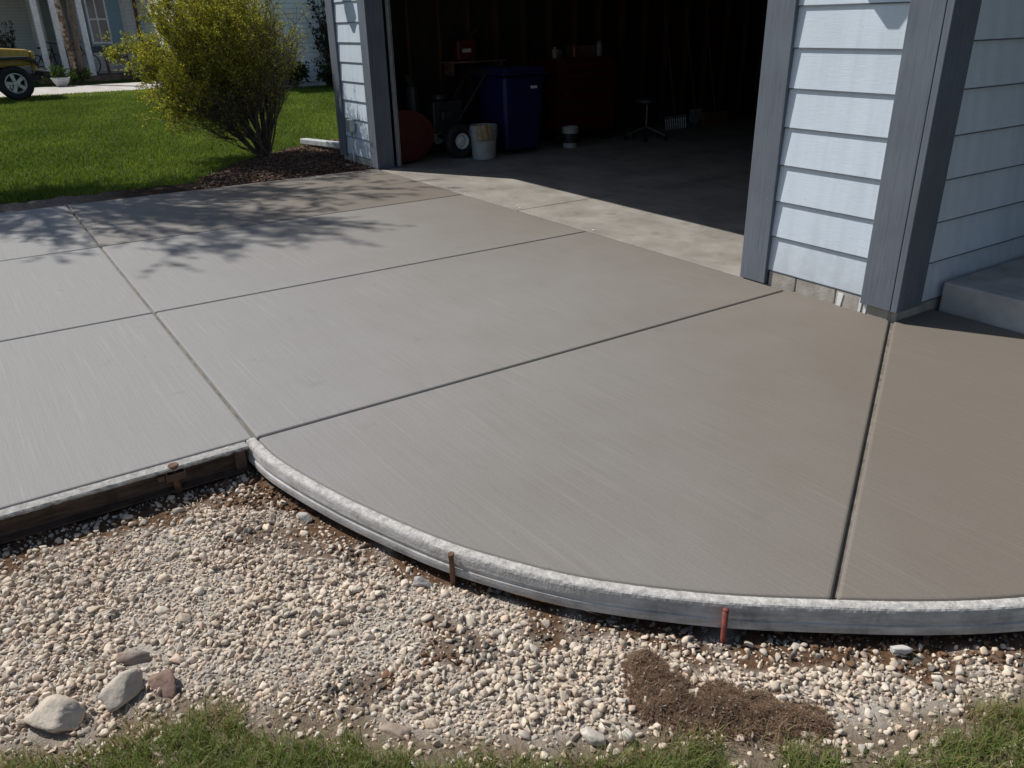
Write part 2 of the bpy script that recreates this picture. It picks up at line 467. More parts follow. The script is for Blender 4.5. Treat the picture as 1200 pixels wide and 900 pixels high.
# ------------------------------------------------------------------ driveway
def inset(poly, d):
    """shrink a polygon (ccw) by d"""
    n = len(poly); out = []
    for i in range(n):
        p0, p1, p2 = (np.array(poly[(i + k) % n], float) for k in (-1, 0, 1))
        a = p1 - p0; b = p2 - p1
        a /= np.hypot(*a); b /= np.hypot(*b)
        na = np.array((-a[1], a[0])); nb = np.array((-b[1], b[0]))
        m = na + nb; m /= max(m @ na, .3)
        m = m / np.hypot(*m) * min(1 / max((m / np.hypot(*m)) @ na, .35), 2.5)
        out.append(tuple(p1 + m * d))
    return out
XS = [-.64, -2.42, -4.205, -6.05]
dm = MB()
def panel(poly, wet):
    dm.tint = (wet, 0, 0)
    dm.prism(inset(poly, .0055), -.072, 0)
for i in range(3):
    x1, x0 = XS[i], XS[i + 1]
    panel([(x0, -3.03), (x1, -3.03), (x1, -.022), (x0, -.022)], (.0, -.02, .5)[i])
    for k in range(4):
        ya = -3.03 - 3.05 * (k + 1); yb = -3.03 - 3.05 * k
        panel([(x0, ya), (x1, ya), (x1, yb), (x0, yb)], (-.02, -.1, .15)[i])
icut = int(np.argmin(np.hypot(CV[:, 0] - 1.157, CV[:, 1] + 2.07)))
panel([tuple(p) for p in CV[1:icut + 1]] + [(0.0, -.008), (-.64, -.008), (-.64, -3.03)], .0)
e = len(CV) - 4
panel([tuple(CV[icut])] + [tuple(p) for p in CV[icut + 1:e]] + [(1.80, .325), (.012, .325), (.012, -.012)], .03)
drive = dm.build('driveway', M['drive'], bevel=.011, seg=3, tint=True, angle=50)
tag(drive, kind='structure')
jm = MB()
jm.prism([(-6.04, -15), (-.70, -15), (-.70, -3.04), (-6.04, -3.04)], -.15, -.0150)
jm.prism([(-6.04, -3.04), (-.66, -3.04), (-.66, -.02), (-6.04, -.02)], -.15, -.0153)
def offs(P, d):
    out = []
    for q in range(len(P)):
        t_ = P[min(q + 1, len(P) - 1)] - P[max(q - 1, 0)]; t_ = t_ / np.hypot(*t_); out.append((P[q][0] - t_[1] * d, P[q][1] + t_[0] * d))
    return out
jm.prism([(-.66, -3.0)] + offs(CV, .028)[2:e] + [(1.77, .32), (.0, .32), (.0, -.01), (-.66, -.01)], -.3, -.0156)
jm.prism([(-6.0, -14.9), (-.665, -14.9), (-.665, -.05), (-6.0, -.05)], -.3, -.0165)
tag(jm.build('driveway_subbase', M['joint']), kind='structure')

# garage floor: older, stained concrete with a control joint
def mat_floor():
    t = NT('old_garage_floor')
    col = t.ramp(t.noise(2.3, 6, None, .65), [(.3, (.20, .183, .16)), (.55, (.31, .285, .25)), (.75, (.395, .365, .325))])
    col = t.mix(t.ramp(t.noise(5, 3), [(.60, 0.), (.72, .45)]), col, (.14, .125, .11))
    col = t.mix(t.ramp(t.noise(33, 2), [(.73, 0.), (.76, .9)]), col, (.66, .65, .62))
    col = t.mix(1., col, t.ramp(t.noise(240, 4), [(.25, .85), (.75, 1.1)]), 'MULTIPLY')
    return t.done(col, .75, t.bump(t.noise(180, 4), .3, .002), 0, .3)
M['floor'] = mat_floor()
gm = MB()
gm.prism([(-6.90, -.014), (-3.34, -.014), (-3.34, 6.98), (-6.90, 6.98)], -.15, -.001)
gm.prism([(-3.332, -.014), (-.04, -.014), (-.04, 6.98), (-3.332, 6.98)], -.15, -.001)
tag(gm.build('garage_floor', M['floor'], bevel=.006), kind='structure')
gm = MB(); gm.prism([(-6.88, 0), (-.06, 0), (-.06, 6.9), (-6.88, 6.9)], -.14, -.018)
tag(gm.build('garage_floor_base', M['joint']), kind='structure')
# loose white paint flakes by the threshold
gm = MB()
for k in range(9):
    x = random.uniform(-5.3, -2.); y = random.uniform(.0, .10); r = random.uniform(.004, .012)
    gm.prism([(x + r * random.uniform(.6, 1.6) * math.cos(a), y + r * random.uniform(.4, .8) * math.sin(a)) for a in (0, 1.1, 2.3, 3.3, 4.2, 5.3)], .0012, .004)
tag(gm.build('paint_flakes', M['whitepaint']), 'white paint flakes on the garage threshold', 'flakes', kind='stuff')

# ------------------------------------------------------------------ the garage
def lap(mb, origin, u, n, width, z0, z1, expo=.195, th=.0145):
    """lap siding: real overlapping boards. origin (x,y) of the wall plane, u along, n outward"""
    o = Vector((*origin, 0)); u = Vector((*u, 0)); n = Vector((*n, 0))
    z = z0; rr = random.Random(int(abs(origin[0]) * 97 + z0 * 31))
    while z < z1 - .01:
        zt = min(z + expo, z1)
        d = th + rr.uniform(-.0015, .0015)
        L = [(d, z), (.005, zt + .0), (-.004, zt + .0), (-.004, z + .016)]
        a = [o + n * q + Vector((0, 0, h)) for q, h in L]; b = [p + u * width for p in a]
        mb.add(a + b, [(0, 1, 2, 3), (7, 6, 5, 4), (0, 4, 5, 1), (3, 7, 4, 0), (1, 5, 6, 2), (2, 6, 7, 3)])
        e0 = [(d + .0006, z - .0005), (d + .0003, z + .0055), (d - .004, z + .0055), (d - .006, z - .0005)]  # thin dark strip along the butt, painting in the lap shadow
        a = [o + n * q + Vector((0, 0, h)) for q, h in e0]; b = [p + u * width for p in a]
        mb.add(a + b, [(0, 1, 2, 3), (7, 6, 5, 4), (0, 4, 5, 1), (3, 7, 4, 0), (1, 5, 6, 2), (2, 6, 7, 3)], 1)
        z += expo
WH = 2.72; DH = 2.165
G = thing('garage', 'attached garage with pale blue lap siding, slate trim and a wide open door', 'garage', (-3.45, 0, 0))
def part(name, f, mat, parent=G, **kw):
    mb = MB(); f(mb); return mb.build(name, mat, parent, **kw)
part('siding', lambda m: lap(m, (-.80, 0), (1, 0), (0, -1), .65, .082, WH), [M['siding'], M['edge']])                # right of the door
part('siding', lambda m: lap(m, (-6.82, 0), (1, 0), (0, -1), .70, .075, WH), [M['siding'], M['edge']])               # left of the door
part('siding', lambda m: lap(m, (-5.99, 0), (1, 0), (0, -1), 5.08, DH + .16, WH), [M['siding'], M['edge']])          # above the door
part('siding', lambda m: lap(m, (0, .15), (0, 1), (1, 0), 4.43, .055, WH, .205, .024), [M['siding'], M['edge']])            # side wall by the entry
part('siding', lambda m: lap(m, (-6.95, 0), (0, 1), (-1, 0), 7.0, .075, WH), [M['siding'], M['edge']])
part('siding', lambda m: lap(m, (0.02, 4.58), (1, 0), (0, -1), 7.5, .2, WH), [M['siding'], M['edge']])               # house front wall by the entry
T = lambda x0, x1, y0, y1, z0, z1: part('trim_board', lambda m: m.box(x0, x1, y0, y1, z0, z1), M['trim'], bevel=.003)
T(-.962, -.782, -.034, 0., .004, DH)          # door trim right
T(-.168, .0, -.036, .0, .052, WH)             # corner board, front face
T(.002, .036, -.034, .178, .05, WH)           # corner board, side face
T(-6.985, -6.80, -.034, 0., .045, WH)         # far corner board
T(-6.14, -5.962, -.034, 0., .004, DH)         # door trim left
T(-6.14, -.782, -.036, 0., DH, DH + .16)      # header trim
part('door_jamb', lambda m: m.box(-.958, -.93, .002, .16, .003, DH), M['trim'])
part('door_jamb', lambda m: m.box(-5.985, -5.964, .002, .16, .003, DH), M['trim'])
part('door_jamb', lambda m: m.box(-5.963, -.959, .002, .16, DH - .02, DH - .001), M['trim'])
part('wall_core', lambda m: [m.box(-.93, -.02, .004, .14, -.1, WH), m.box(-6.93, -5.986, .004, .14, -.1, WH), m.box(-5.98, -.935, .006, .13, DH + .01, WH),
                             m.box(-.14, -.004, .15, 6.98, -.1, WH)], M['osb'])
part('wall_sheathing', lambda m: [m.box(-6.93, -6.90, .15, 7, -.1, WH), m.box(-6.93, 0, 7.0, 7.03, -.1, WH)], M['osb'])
part('wall_panel', lambda m: [m.box(0.02, 7.5, 4.60, 4.7, .0, WH)], M['osb'])
# block foundation: single blocks with mortar gaps
def blocks(m):
    x = -.775
    for w in (.19, .255, .315):
        m.box(x + .004, min(x + w - .004, -.012), -.012, .05, -.1, .079); x += w
    m.box(-.775, -.01, -.006, .045, -.1, .075)
    y = -.004
    m.box(-.02, .020, .0, .41, -.1, .052); m.box(-.02, .020, .418, .82, -.1, .052)
part('foundation', blocks, M['block'], bevel=.004)
part('foundation', lambda m: [m.box(-6.93, -6.58, -.012, .05, -.1, .072), m.box(-6.57, -6.15, -.012, .05, -.1, .072), m.box(-6.92, -6.16, -.006, .045, -.1, .07)], M['block'], bevel=.004)
for x, w, a, b in ((-.315, .035, -.0165, .066), (-.185, .018, -.0165, .07), (-.155, .02, -.0165, .066)):
    part('paint_drip', lambda m: m.prism_y([(x, a + .012), (x + w * .7, a + .01), (x + w, b), (x + w * .1, b)], -.0165, -.0125), M['whitepaint'])
# roof: gable with ridge along X
def roof(m):
    E0 = -.28; E1 = 7.3; zr = 4.3; ze = WH - .03
    m.prism_x([(E0, ze), (3.5, zr), (E1, ze), (E1, ze + .14), (3.5, zr + .14), (E0, ze + .14)], -7.25, .25)
part('siding', lambda m: lap(m, (1.97, .62), (1, 0), (0, -1), 7.0, .2, WH), [M['siding'], M['edge']])  # unseen house front, added to block sky light from the side wall
part('siding', lambda m: lap(m, (1.95, 4.56), (0, -1), (-1, 0), 3.9, .2, WH), [M['siding'], M['edge']])  # unseen alcove wall, added to keep sky light off the garage side
part('wall_core', lambda m: m.box(1.96, 8.9, .63, 8, -.1, WH), M['osb'])  # body behind the added sky-blocking walls
part('trim_board', lambda m: m.box(1.93, 2.1, .585, .618, .15, WH), M['trim'], bevel=.003)  # corner board of the added alcove wall
part('roof', roof, M['roof'])
part('roof', lambda m: m.prism_x([(.3, WH + .08), (5.0, 4.7), (9.5, 2.8), (9.5, 2.9), (5.0, 4.84), (.3, WH + .20)], .26, 9.2), M['roof'])
part('added_porch_roof', lambda m: m.prism_x([(.5, 2.62), (4.55, 2.66), (4.55, 2.70), (.5, 2.70)], .05, 1.94), M['roof'])  # unseen cover added to cut overhead sky light on the side wall
part('added_porch_ceiling', lambda m: m.box(.06, 1.93, .52, 4.5, 2.58, 2.615), M['post'])  # underside of the added sky-blocking cover
part('soffit', lambda m: m.box(-7.2, .2, -.26, -.036, WH - .05, WH - .031), M['post'])
part('gutter', lambda m: m.box(-7.25, .25, -.40, -.285, WH - .03, WH + .09), M['post'], bevel=.02)
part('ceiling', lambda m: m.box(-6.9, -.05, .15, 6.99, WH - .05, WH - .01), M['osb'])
# studs along the left and back wall
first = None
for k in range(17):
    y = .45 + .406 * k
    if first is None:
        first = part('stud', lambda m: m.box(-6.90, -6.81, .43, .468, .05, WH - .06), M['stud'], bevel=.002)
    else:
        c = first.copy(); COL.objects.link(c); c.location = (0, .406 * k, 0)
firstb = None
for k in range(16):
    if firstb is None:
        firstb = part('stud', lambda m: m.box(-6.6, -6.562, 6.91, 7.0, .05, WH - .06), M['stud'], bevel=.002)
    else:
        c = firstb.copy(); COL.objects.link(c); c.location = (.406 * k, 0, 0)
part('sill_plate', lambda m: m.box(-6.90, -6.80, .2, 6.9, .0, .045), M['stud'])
# raised overhead door and its track
part('overhead_door', lambda m: [m.box(-5.94, -.95, .55 + .55 * k, 1.085 + .55 * k, 2.30, 2.345) for k in range(4)], M['whitevinyl'], bevel=.008)
part('door_track', lambda m: [m.box(-5.945, -5.885, .185, .192, .02, 2.1), m.box(-5.951, -5.945, .185, .225, .02, 2.1), m.box(-5.945, -5.92, .218, .225, .02, 2.1)], M['galv'])
part('door_track', lambda m: [m.box(-.985, -.93, .185, .192, .02, 2.1), m.box(-.93, -.924, .185, .225, .02, 2.1)], M['galv'])
# outlet box with conduit on the left pier
eb = part('outlet_box', lambda m: m.box(-6.615, -6.50, -.085, -.022, .335, .47), M['galv'], bevel=.006)
part('conduit', lambda m: m.tube([(-6.56, -.045, .335), (-6.562, -.045, .02), (-6.562, -.045, -.08)], .011, 10), M['galv'], eb, smooth=True)
# coach lamps high on both piers
def lamp(x):
    l = part('wall_lamp', lambda m: [m.box(x - .05, x + .05, -.04, -.02, 1.86, 2.12), m.tube([(x, -.03, 2.0), (x, -.09, 2.08), (x, -.15, 2.05)], .012, 8)], M['blackpaint'])
    part('lantern', lambda m: m.lathe([(.03, 1.77), (.055, 1.775), (.09, 1.98), (.095, 1.99), (.03, 2.06), (.012, 2.09)], (x, -.15, 0), 6), M['glass'], l)
lamp(-.575); lamp(-6.66)

# concrete entry step
st = MB(); st.prism([(.045, .335), (1.72, .335), (1.72, 4.5), (.045, 4.5)], -.1, .148)
M['step'] = pm('weathered_step_concrete', (.34, .325, .30), (.52, .505, .48), 5, .85, .4, 110, .003)
tag(st.build('entry_step', M['step'], bevel=.01), 'shaded grey concrete entry step against the side wall of the garage', 'step')

# ------------------------------------------------------------------ form boards and stakes
def mat_crust(name, base1, base2, crust, z0, z1):
    """board colour below, dried concrete crust on the top edge"""
    t = NT(name)
    sep = t.n.new('ShaderNodeSeparateXYZ'); t.link(t.tc.outputs['Object'], sep.inputs[0])
    nz = t.noise(28, 5); nb = t.noise(5, 4)
    h = t.math('ADD', sep.outputs[2], t.math('MULTIPLY_ADD', nz, .03, -.015))
    h = t.math('ADD', h, t.math('MULTIPLY_ADD', nb, .05, -.025))
    k = t.n.new('ShaderNodeMapRange'); t.link(h, k.inputs[0]); k.inputs[1].default_value = z0; k.inputs[2].default_value = z1
    base = t.ramp(t.noise(7, 7, t.mapping((1, 1, 9)), .72), [(.3, base1), (.66, base2)])
    base = t.mix(1., base, t.ramp(t.noise(13, 6, t.mapping((1, 1, .6)), .7), [(.3, .58), (.5, .92), (.7, 1.1)]), 'MULTIPLY')
    cr = t.ramp(t.noise(38, 6, None, .7), [(.28, [c * .5 for c in crust]), (.5, [c * .85 for c in crust]), (.7, [c * 1.2 for c in crust])])
    col = t.mix(k.outputs[0], base, cr)
    return t.done(col, .95, t.bump(t.noise(140, 5), .6, .003), 0, .08)
M['form'] = mat_crust('weathered_form_board', (.32, .31, .295), (.62, .60, .575), (.56, .54, .505), -.022, -.002)
M['formsteel'] = mat_crust('crusted_steel_form', (.05, .036, .028), (.14, .10, .075), (.42, .405, .38), -.016, -.008)

def sweep(mb, path, prof, rough=0.):
    """profile (o,z): o is offset to the right of the path direction"""
    P = np.asarray(path, float); n = len(prof); vs = []; fs = []
    for i in range(len(P)):
        d = P[min(i + 1, len(P) - 1)] - P[max(i - 1, 0)]; d /= np.hypot(*d); r = np.array((d[1], -d[0]))
        for q, (o, h) in enumerate(prof):
            j = rough * (mnoise.noise((P[i, 0] * 55, P[i, 1] * 55, q * 3.7)) + .6 * mnoise.noise((P[i, 0] * 160, P[i, 1] * 160, q * 3.7))) if h > -.02 else 0
            vs.append((P[i, 0] + r[0] * (o + j * .5), P[i, 1] + r[1] * (o + j * .5), h + j))
    for i in range(len(P) - 1):
        for k in range(n):
            fs.append((i * n + k, i * n + (k + 1) % n, (i + 1) * n + (k + 1) % n, (i + 1) * n + k))
    fs.append(tuple(range(n))); fs.append(tuple((len(P) - 1) * n + k for k in range(n))[::-1])
    mb.add(vs, fs)
def crumbs(mb, path, o0, o1, z, n, r0=.002, r1=.0055):
    P = np.asarray(path, float)
    for k in range(n):
        i = random.randrange(len(P) - 1); t = random.random()
        d = P[i + 1] - P[i]; L = np.hypot(*d); d = d / max(L, 1e-6); r = np.array((d[1], -d[0]))
        p = P[i] + (P[i + 1] - P[i]) * t + r * random.uniform(o0, o1)
        s = random.uniform(r0, r1); a = random.uniform(0, 6)
        M4 = Matrix.Translation((p[0], p[1], z + s * .25)) @ Matrix.Rotation(a, 4, 'Z') @ Matrix.Rotation(random.uniform(-.5, .5), 4, 'X')
        vs = [M4 @ Vector(v) * 1 for v in [(s, 0, 0), (0, s * .8, 0), (-s * .9, 0, 0), (0, -s, 0), (0, 0, s * .7), (0, 0, -s * .7)]]
        mb.add(vs, [(0, 1, 4), (1, 2, 4), (2, 3, 4), (3, 0, 4), (1, 0, 5), (2, 1, 5), (3, 2, 5), (0, 3, 5)])
PROF = [(.002, .0015), (.010, .003), (.018, .003), (.025, .002), (.031, .000), (.0345, -.004), (.037, -.011), (.041, -.033), (.038, -.036), (.0395, -.045), (.0435, -.048), (.045, -.059), (.0445, -.073), (.003, -.075)]
M['crust'] = pm('dried_concrete_crumbs', (.30, .285, .26), (.52, .50, .47), 40, .95, .4, 120, .003)
isp = int(np.argmin(np.hypot(CV[:, 0] - .86, CV[:, 1] + 2.42)))
fine = catmull(CV, 10)
def curved(a, b, label, seed):
    random.seed(seed)
    t = thing('curved_form', label, 'concrete form', (CV[a][0], CV[a][1], 0), 'curved form boards along the rounded slab edge')
    seg = fine[a * 10:b * 10 + 1]
    m = MB(); sweep(m, seg, PROF, .0013); m.build('form_board', M['form'], t)
curved(0, isp, 'weathered curved form board held by the thin rusty stake, meeting the straight steel form', 3)
curved(isp, len(CV) - 1, 'weathered curved form board held by the red stake, running out to the frame edge', 4)
# straight steel form on the left
t = thing('straight_form', 'straight rusty steel form channel with concrete crusted top flange, left of the curve', 'concrete form', (-.63, -3.1, 0))
lp = np.array([(-.632, -7.6), (-.632, -3.075)])
lpf = np.array([(-.632, -7.6 + 4.525 * k / 500) for k in range(501)])
CH = [(.0, .001), (.012, .002), (.025, .002), (.042, .001), (.047, -.004), (.047, -.012), (.043, -.012), (.041, -.007), (.008, -.008), (.008, -.088), (.040, -.094), (.040, -.100), (.0, -.098)]
m = MB(); sweep(m, lpf, CH, .0014); m.build('steel_channel', M['formsteel'], t)
def pocket(m):
    y = -3.335
    m.box(-.624, -.578, y - .034, y - .028, -.050, -.012); m.box(-.624, -.578, y + .028, y + .034, -.050, -.012)
    m.box(-.584, -.578, y - .03, y + .03, -.048, -.020)
    m.box(-.622, -.585, y - .06, y - .035, -.04, -.02)
m = MB(); pocket(m); m.build('stake_pocket', M['steel_rust'], t, bevel=.002)
m = MB(); m.box(-.624, -.60, -3.125, -3.085, -.09, -.012); m.build('end_plate', M['steel_rust'], t, bevel=.002)

def stake(mb, x, y, kind):
    if kind == 'flat':
        mb.tube([(x, y, -.24), (x, y, -.06), (x + .001, y - .002, .004)], [.006, .0085, .0085], 6)
        mb.tube([(x, y, -.002), (x + .001, y - .002, .006)], [.011, .010], 6)
    elif kind == 'round':
        mb.tube([(x + .004, y - .002, -.25), (x, y, -.006)], .0078, 12); mb.lathe([(.0078, -.006), (.0082, -.003), (.0065, -.001), (0, -.0005)], (x, y, 0), 12)
    else:
        mb.tube([(x, y, -.27), (x, y, -.008)], .0125, 12); mb.lathe([(.0125, -.008), (.019, -.006), (.019, .002), (.016, .005), (.0, .0055)], (x, y, 0), 14)
fl = CV[int(np.argmin(np.hypot(CV[:, 0] - .395, CV[:, 1] + 2.745)))]
m = MB(); stake(m, .416, -2.792, 'flat'); tag(m.build('form_stake', M['stake'], bevel=.001), 'thin rusty brown steel stake against the curved form board', 'stake', 'stakes holding the forms')
m = MB(); stake(m, 1.030, -2.322, 'round'); tag(m.build('form_stake', M['redstake'], smooth=True), 'red painted round stake against the curved form board', 'stake', 'stakes holding the forms')
m = MB(); stake(m, -.602, -3.335, 'pin'); tag(m.build('form_stake', M['stake']), 'round headed brown stake standing in the pocket of the straight steel form', 'stake', 'stakes holding the forms')

# ------------------------------------------------------------------ stones
def ico(sub):
    bm = bmesh.new(); bmesh.ops.create_icosphere(bm, subdivisions=sub, radius=1)
    V = np.array([v.co[:] for v in bm.verts]); F = np.array([[v.index for v in f.verts] for f in bm.faces]); E = np.array([[v.index for v in e.verts] for e in bm.edges])
    bm.free(); return V, F, E
def stone_shape(rng, sub=2, planes=13, smooth=1, flat=.7, k=.5):
    V, F, E = ico(sub)
    N = rng.normal(size=(planes, 3)); N /= np.linalg.norm(N, axis=1)[:, None]
    D = rng.uniform(.5, .95, planes)
    dn = V @ N.T; r = np.where(dn > .05, D / np.maximum(dn, .05), 9).min(1); r = np.minimum(r, 1.25)
    P = V * r[:, None]; P -= P.mean(0)
    for _ in range(smooth):
        A = np.zeros_like(P); c = np.zeros(len(P))
        np.add.at(A, E[:, 0], P[E[:, 1]]); np.add.at(A, E[:, 1], P[E[:, 0]]); np.add.at(c, E.ravel(), 1)
        P = (1 - k) * P + k * A / c[:, None]
    P *= np.array([rng.uniform(.85, 1.4), rng.uniform(.65, 1.05), rng.uniform(flat * .7, flat * 1.2)])
    return P, F
srng = np.random.default_rng(5)
def hull_stone(rng, n, flat):
    bm = bmesh.new()
    P = rng.normal(size=(n, 3)); P /= np.linalg.norm(P, axis=1)[:, None]; P *= rng.uniform(.78, 1.08, n)[:, None]
    for p in P: bm.verts.new(p)
    bmesh.ops.convex_hull(bm, input=list(bm.verts))
    bmesh.ops.delete(bm, geom=[v for v in bm.verts if not v.link_faces], context='VERTS')
    bmesh.ops.bevel(bm, geom=list(bm.edges), offset=.05, segments=1, affect='EDGES', profile=.5)
    bmesh.ops.triangulate(bm, faces=list(bm.faces)); bmesh.ops.recalc_face_normals(bm, faces=list(bm.faces))
    bm.verts.index_update()
    V = np.array([v.co[:] for v in bm.verts]); F = np.array([[v.index for v in f.verts] for f in bm.faces]); bm.free()
    V = V - V.mean(0); V *= np.array([rng.uniform(.9, 1.35), rng.uniform(.65, 1.), rng.uniform(flat * .7, flat * 1.2)])
    return V, F
SH1 = [hull_stone(srng, int(srng.integers(7, 11)), .8) for _ in range(16)]
SH2 = [stone_shape(srng, 2, int(srng.integers(6, 10)), 1, .78, .05) for _ in range(7)] + [hull_stone(srng, int(srng.integers(8, 15)), .8) for _ in range(40)]
PAL = np.array([(.50, .435, .36), (.46, .40, .335), (.54, .48, .40), (.45, .405, .35), (.48, .405, .325), (.41, .35, .285), (.51, .45, .385), (.40, .37, .33), (.46, .37, .30), (.57, .52, .45)])
def euler_mats(a, b, c):
    ca, sa, cb, sb, cc, sc = np.cos(a), np.sin(a), np.cos(b), np.sin(b), np.cos(c), np.sin(c)
    Rz = np.zeros((len(a), 3, 3)); Rz[:, 0, 0] = cc; Rz[:, 0, 1] = -sc; Rz[:, 1, 0] = sc; Rz[:, 1, 1] = cc; Rz[:, 2, 2] = 1
    Rx = np.zeros((len(a), 3, 3)); Rx[:, 0, 0] = 1; Rx[:, 1, 1] = ca; Rx[:, 1, 2] = -sa; Rx[:, 2, 1] = sa; Rx[:, 2, 2] = ca
    Ry = np.zeros((len(a), 3, 3)); Ry[:, 1, 1] = 1; Ry[:, 0, 0] = cb; Ry[:, 0, 2] = sb; Ry[:, 2, 0] = -sb; Ry[:, 2, 2] = cb
    return Rz @ Rx @ Ry
def scatter_stones(name, pts, rad, sink, shapes, tints, zf=bed_z, mat=None, smooth=False):
    n = len(pts); sid = RNG.integers(0, len(shapes), n); z = zf(pts[:, 0], pts[:, 1])
    R = euler_mats(RNG.normal(0, .35, n), RNG.normal(0, .35, n), RNG.uniform(0, 6.28, n))
    VV = []; FF = []; TT = []; off = 0
    for s, (P, F) in enumerate(shapes):
        k = np.where(sid == s)[0]
        if not len(k): continue
        Q = np.einsum('nij,vj->nvi', R[k], P) * rad[k][:, None, None]
        Q += np.stack([pts[k, 0], pts[k, 1], z[k] + rad[k] * sink], 1)[:, None, :]
        VV.append(Q.reshape(-1, 3)); nv = len(P)
        FF.append((F[None] + (np.arange(len(k)) * nv)[:, None, None] + off).reshape(-1, 3)); off += nv * len(k)
        TT.append(np.repeat(tints[k], nv, 0))
    return fast_mesh(name, np.vstack(VV), np.vstack(FF), mat or M['stone'], np.vstack(TT), smooth)
# dart throwing, big stones first
def darts(n_try, rfun, accept, cells, box, pack=.82):
    out = []
    for k in range(n_try):
        x = random.uniform(box[0], box[1]); y = random.uniform(box[2], box[3])
        out.append((x, y))
    A = np.array(out); keep = accept(A[:, 0], A[:, 1]); A = A[keep]; R = rfun(len(A)); res = []
    for (x, y), r in zip(A, R):
        i, j = int(math.floor(x / .05)), int(math.floor(y / .05)); ok = True
        for a in (-1, 0, 1):
            for b in (-1, 0, 1):
                for (px, py, pr) in cells.get((i + a, j + b), ()):
                    if (px - x) ** 2 + (py - y) ** 2 < ((pr + r) * pack) ** 2: ok = False; break
                if not ok: break
            if not ok: break
        if ok:
            cells.setdefault((i, j), []).append((x, y, r)); res.append((x, y, r))
    return np.array(res)
random.seed(21); cells = {}
# big rocks occupy their places first
ROCKS = [(.315, -3.825, .072), (.318, -3.672, .075), (.35, -3.59, .05), (.20, -3.62, .05)]
for x, y, r in ROCKS:
    for a in np.arange(0, 6.28, .7):
        for q in (0, .5, .85):
            xx, yy = x + r * q * math.cos(a), y + r * q * math.sin(a) * .8
            cells.setdefault((int(math.floor(xx / .05)), int(math.floor(yy / .05))), []).append((xx, yy, r * .3))
def acc(dens_dirt, edge):
    def f(x, y):
        df, dg = bed_t(x, y); a, b = dirtmask(x, y)
        e_ = dg + .11 * (fbm(x * 9, y * 9, 66) - .5)
        p = np.where(a > .4, dens_dirt, 1.) * np.where(e_ > -.045, np.clip(.16 - (e_ + .045) * 1.2, .03, .16), 1.)
        return (df > edge) & (RNG.random(len(x)) < p)
    return f
BOX = (-.6, 2.0, -5.3, -.5)
_a2 = acc(.15, .06)
def acc2(x, y):
    g = fbm(x * 2.6 + 3, y * 2.6, 55)
    return _a2(x, y) & (RNG.random(len(x)) < np.clip(1.6 - (g - .5) * 6, .25, 1))
S3 = darts(2100, lambda n: RNG.uniform(.014, .0215, n), acc(.35, .07), cells, BOX)
S2 = darts(240000, lambda n: .0062 + .0095 * RNG.random(n) ** 1.4, acc2, cells, BOX, .60)
S1 = darts(250000, lambda n: RNG.uniform(.0034, .0066, n), acc(.16, .03), cells, BOX, .60)
def tints(n, lo=.98, hi=1.52):
    t = PAL * np.array((1.02, .98, .93))
    t = t[RNG.integers(0, len(PAL), n)] * RNG.uniform(lo, hi, n)[:, None]; return t * np.minimum(1, .70 / t.max(1))[:, None]
big = np.vstack([S3, S2])
o = scatter_stones('gravel', big[:, :2], big[:, 2], .2, SH2, tints(len(big)))
tag(o, 'pale limestone gravel filling the strip below the forms', 'gravel', kind='stuff')
o = scatter_stones('fine_gravel', S1[:, :2], S1[:, 2], .3, SH1, tints(len(S1), 1.05, 1.55))
tag(o, 'small pale gravel chips between the larger stones', 'gravel', kind='stuff')
# second loose layer of gravel heaped in the middle of the strip
A = RNG.uniform((BOX[0], BOX[2]), (BOX[1], BOX[3]), (42000, 2)); df, dg = bed_t(A[:, 0], A[:, 1]); am, bmk = dirtmask(A[:, 0], A[:, 1])
A = A[(df > .16) & (dg < -.09) & (am < .3) & (fbm(A[:, 0] * 4, A[:, 1] * 4, 77) > .47)]
rr = .0062 + .0085 * RNG.random(len(A)) ** 1.5
tag(scatter_stones('loose_gravel', A, rr, .8, SH2, tints(len(A))), 'loose upper layer of pale gravel lying on the bed', 'gravel', kind='stuff')
# dirt clods and concrete slop under the forms
A = RNG.uniform((BOX[0], BOX[2]), (BOX[1], BOX[3]), (40000, 2)); df, dg = bed_t(A[:, 0], A[:, 1]); am, bmk = dirtmask(A[:, 0], A[:, 1])
nn = fbm(A[:, 0] * 6, A[:, 1] * 6, 5)
A = A[(df > .015) & (am > .4) & (dg < 0) & (nn > .40)]
rr = .004 + .013 * RNG.random(len(A)) ** 2; gr = fbm(A[:, 0] * 3, A[:, 1] * 3, 91) > .52
tt = np.where(gr[:, None], np.array((.20, .18, .155)), np.array((.19, .112, .066))) * RNG.uniform(.6, 1.2, len(A))[:, None]
tag(scatter_stones('dirt_clods', A, rr, .3, SH1, tt), 'brown dirt clods and grey concrete slop beside the forms', 'dirt', kind='stuff')

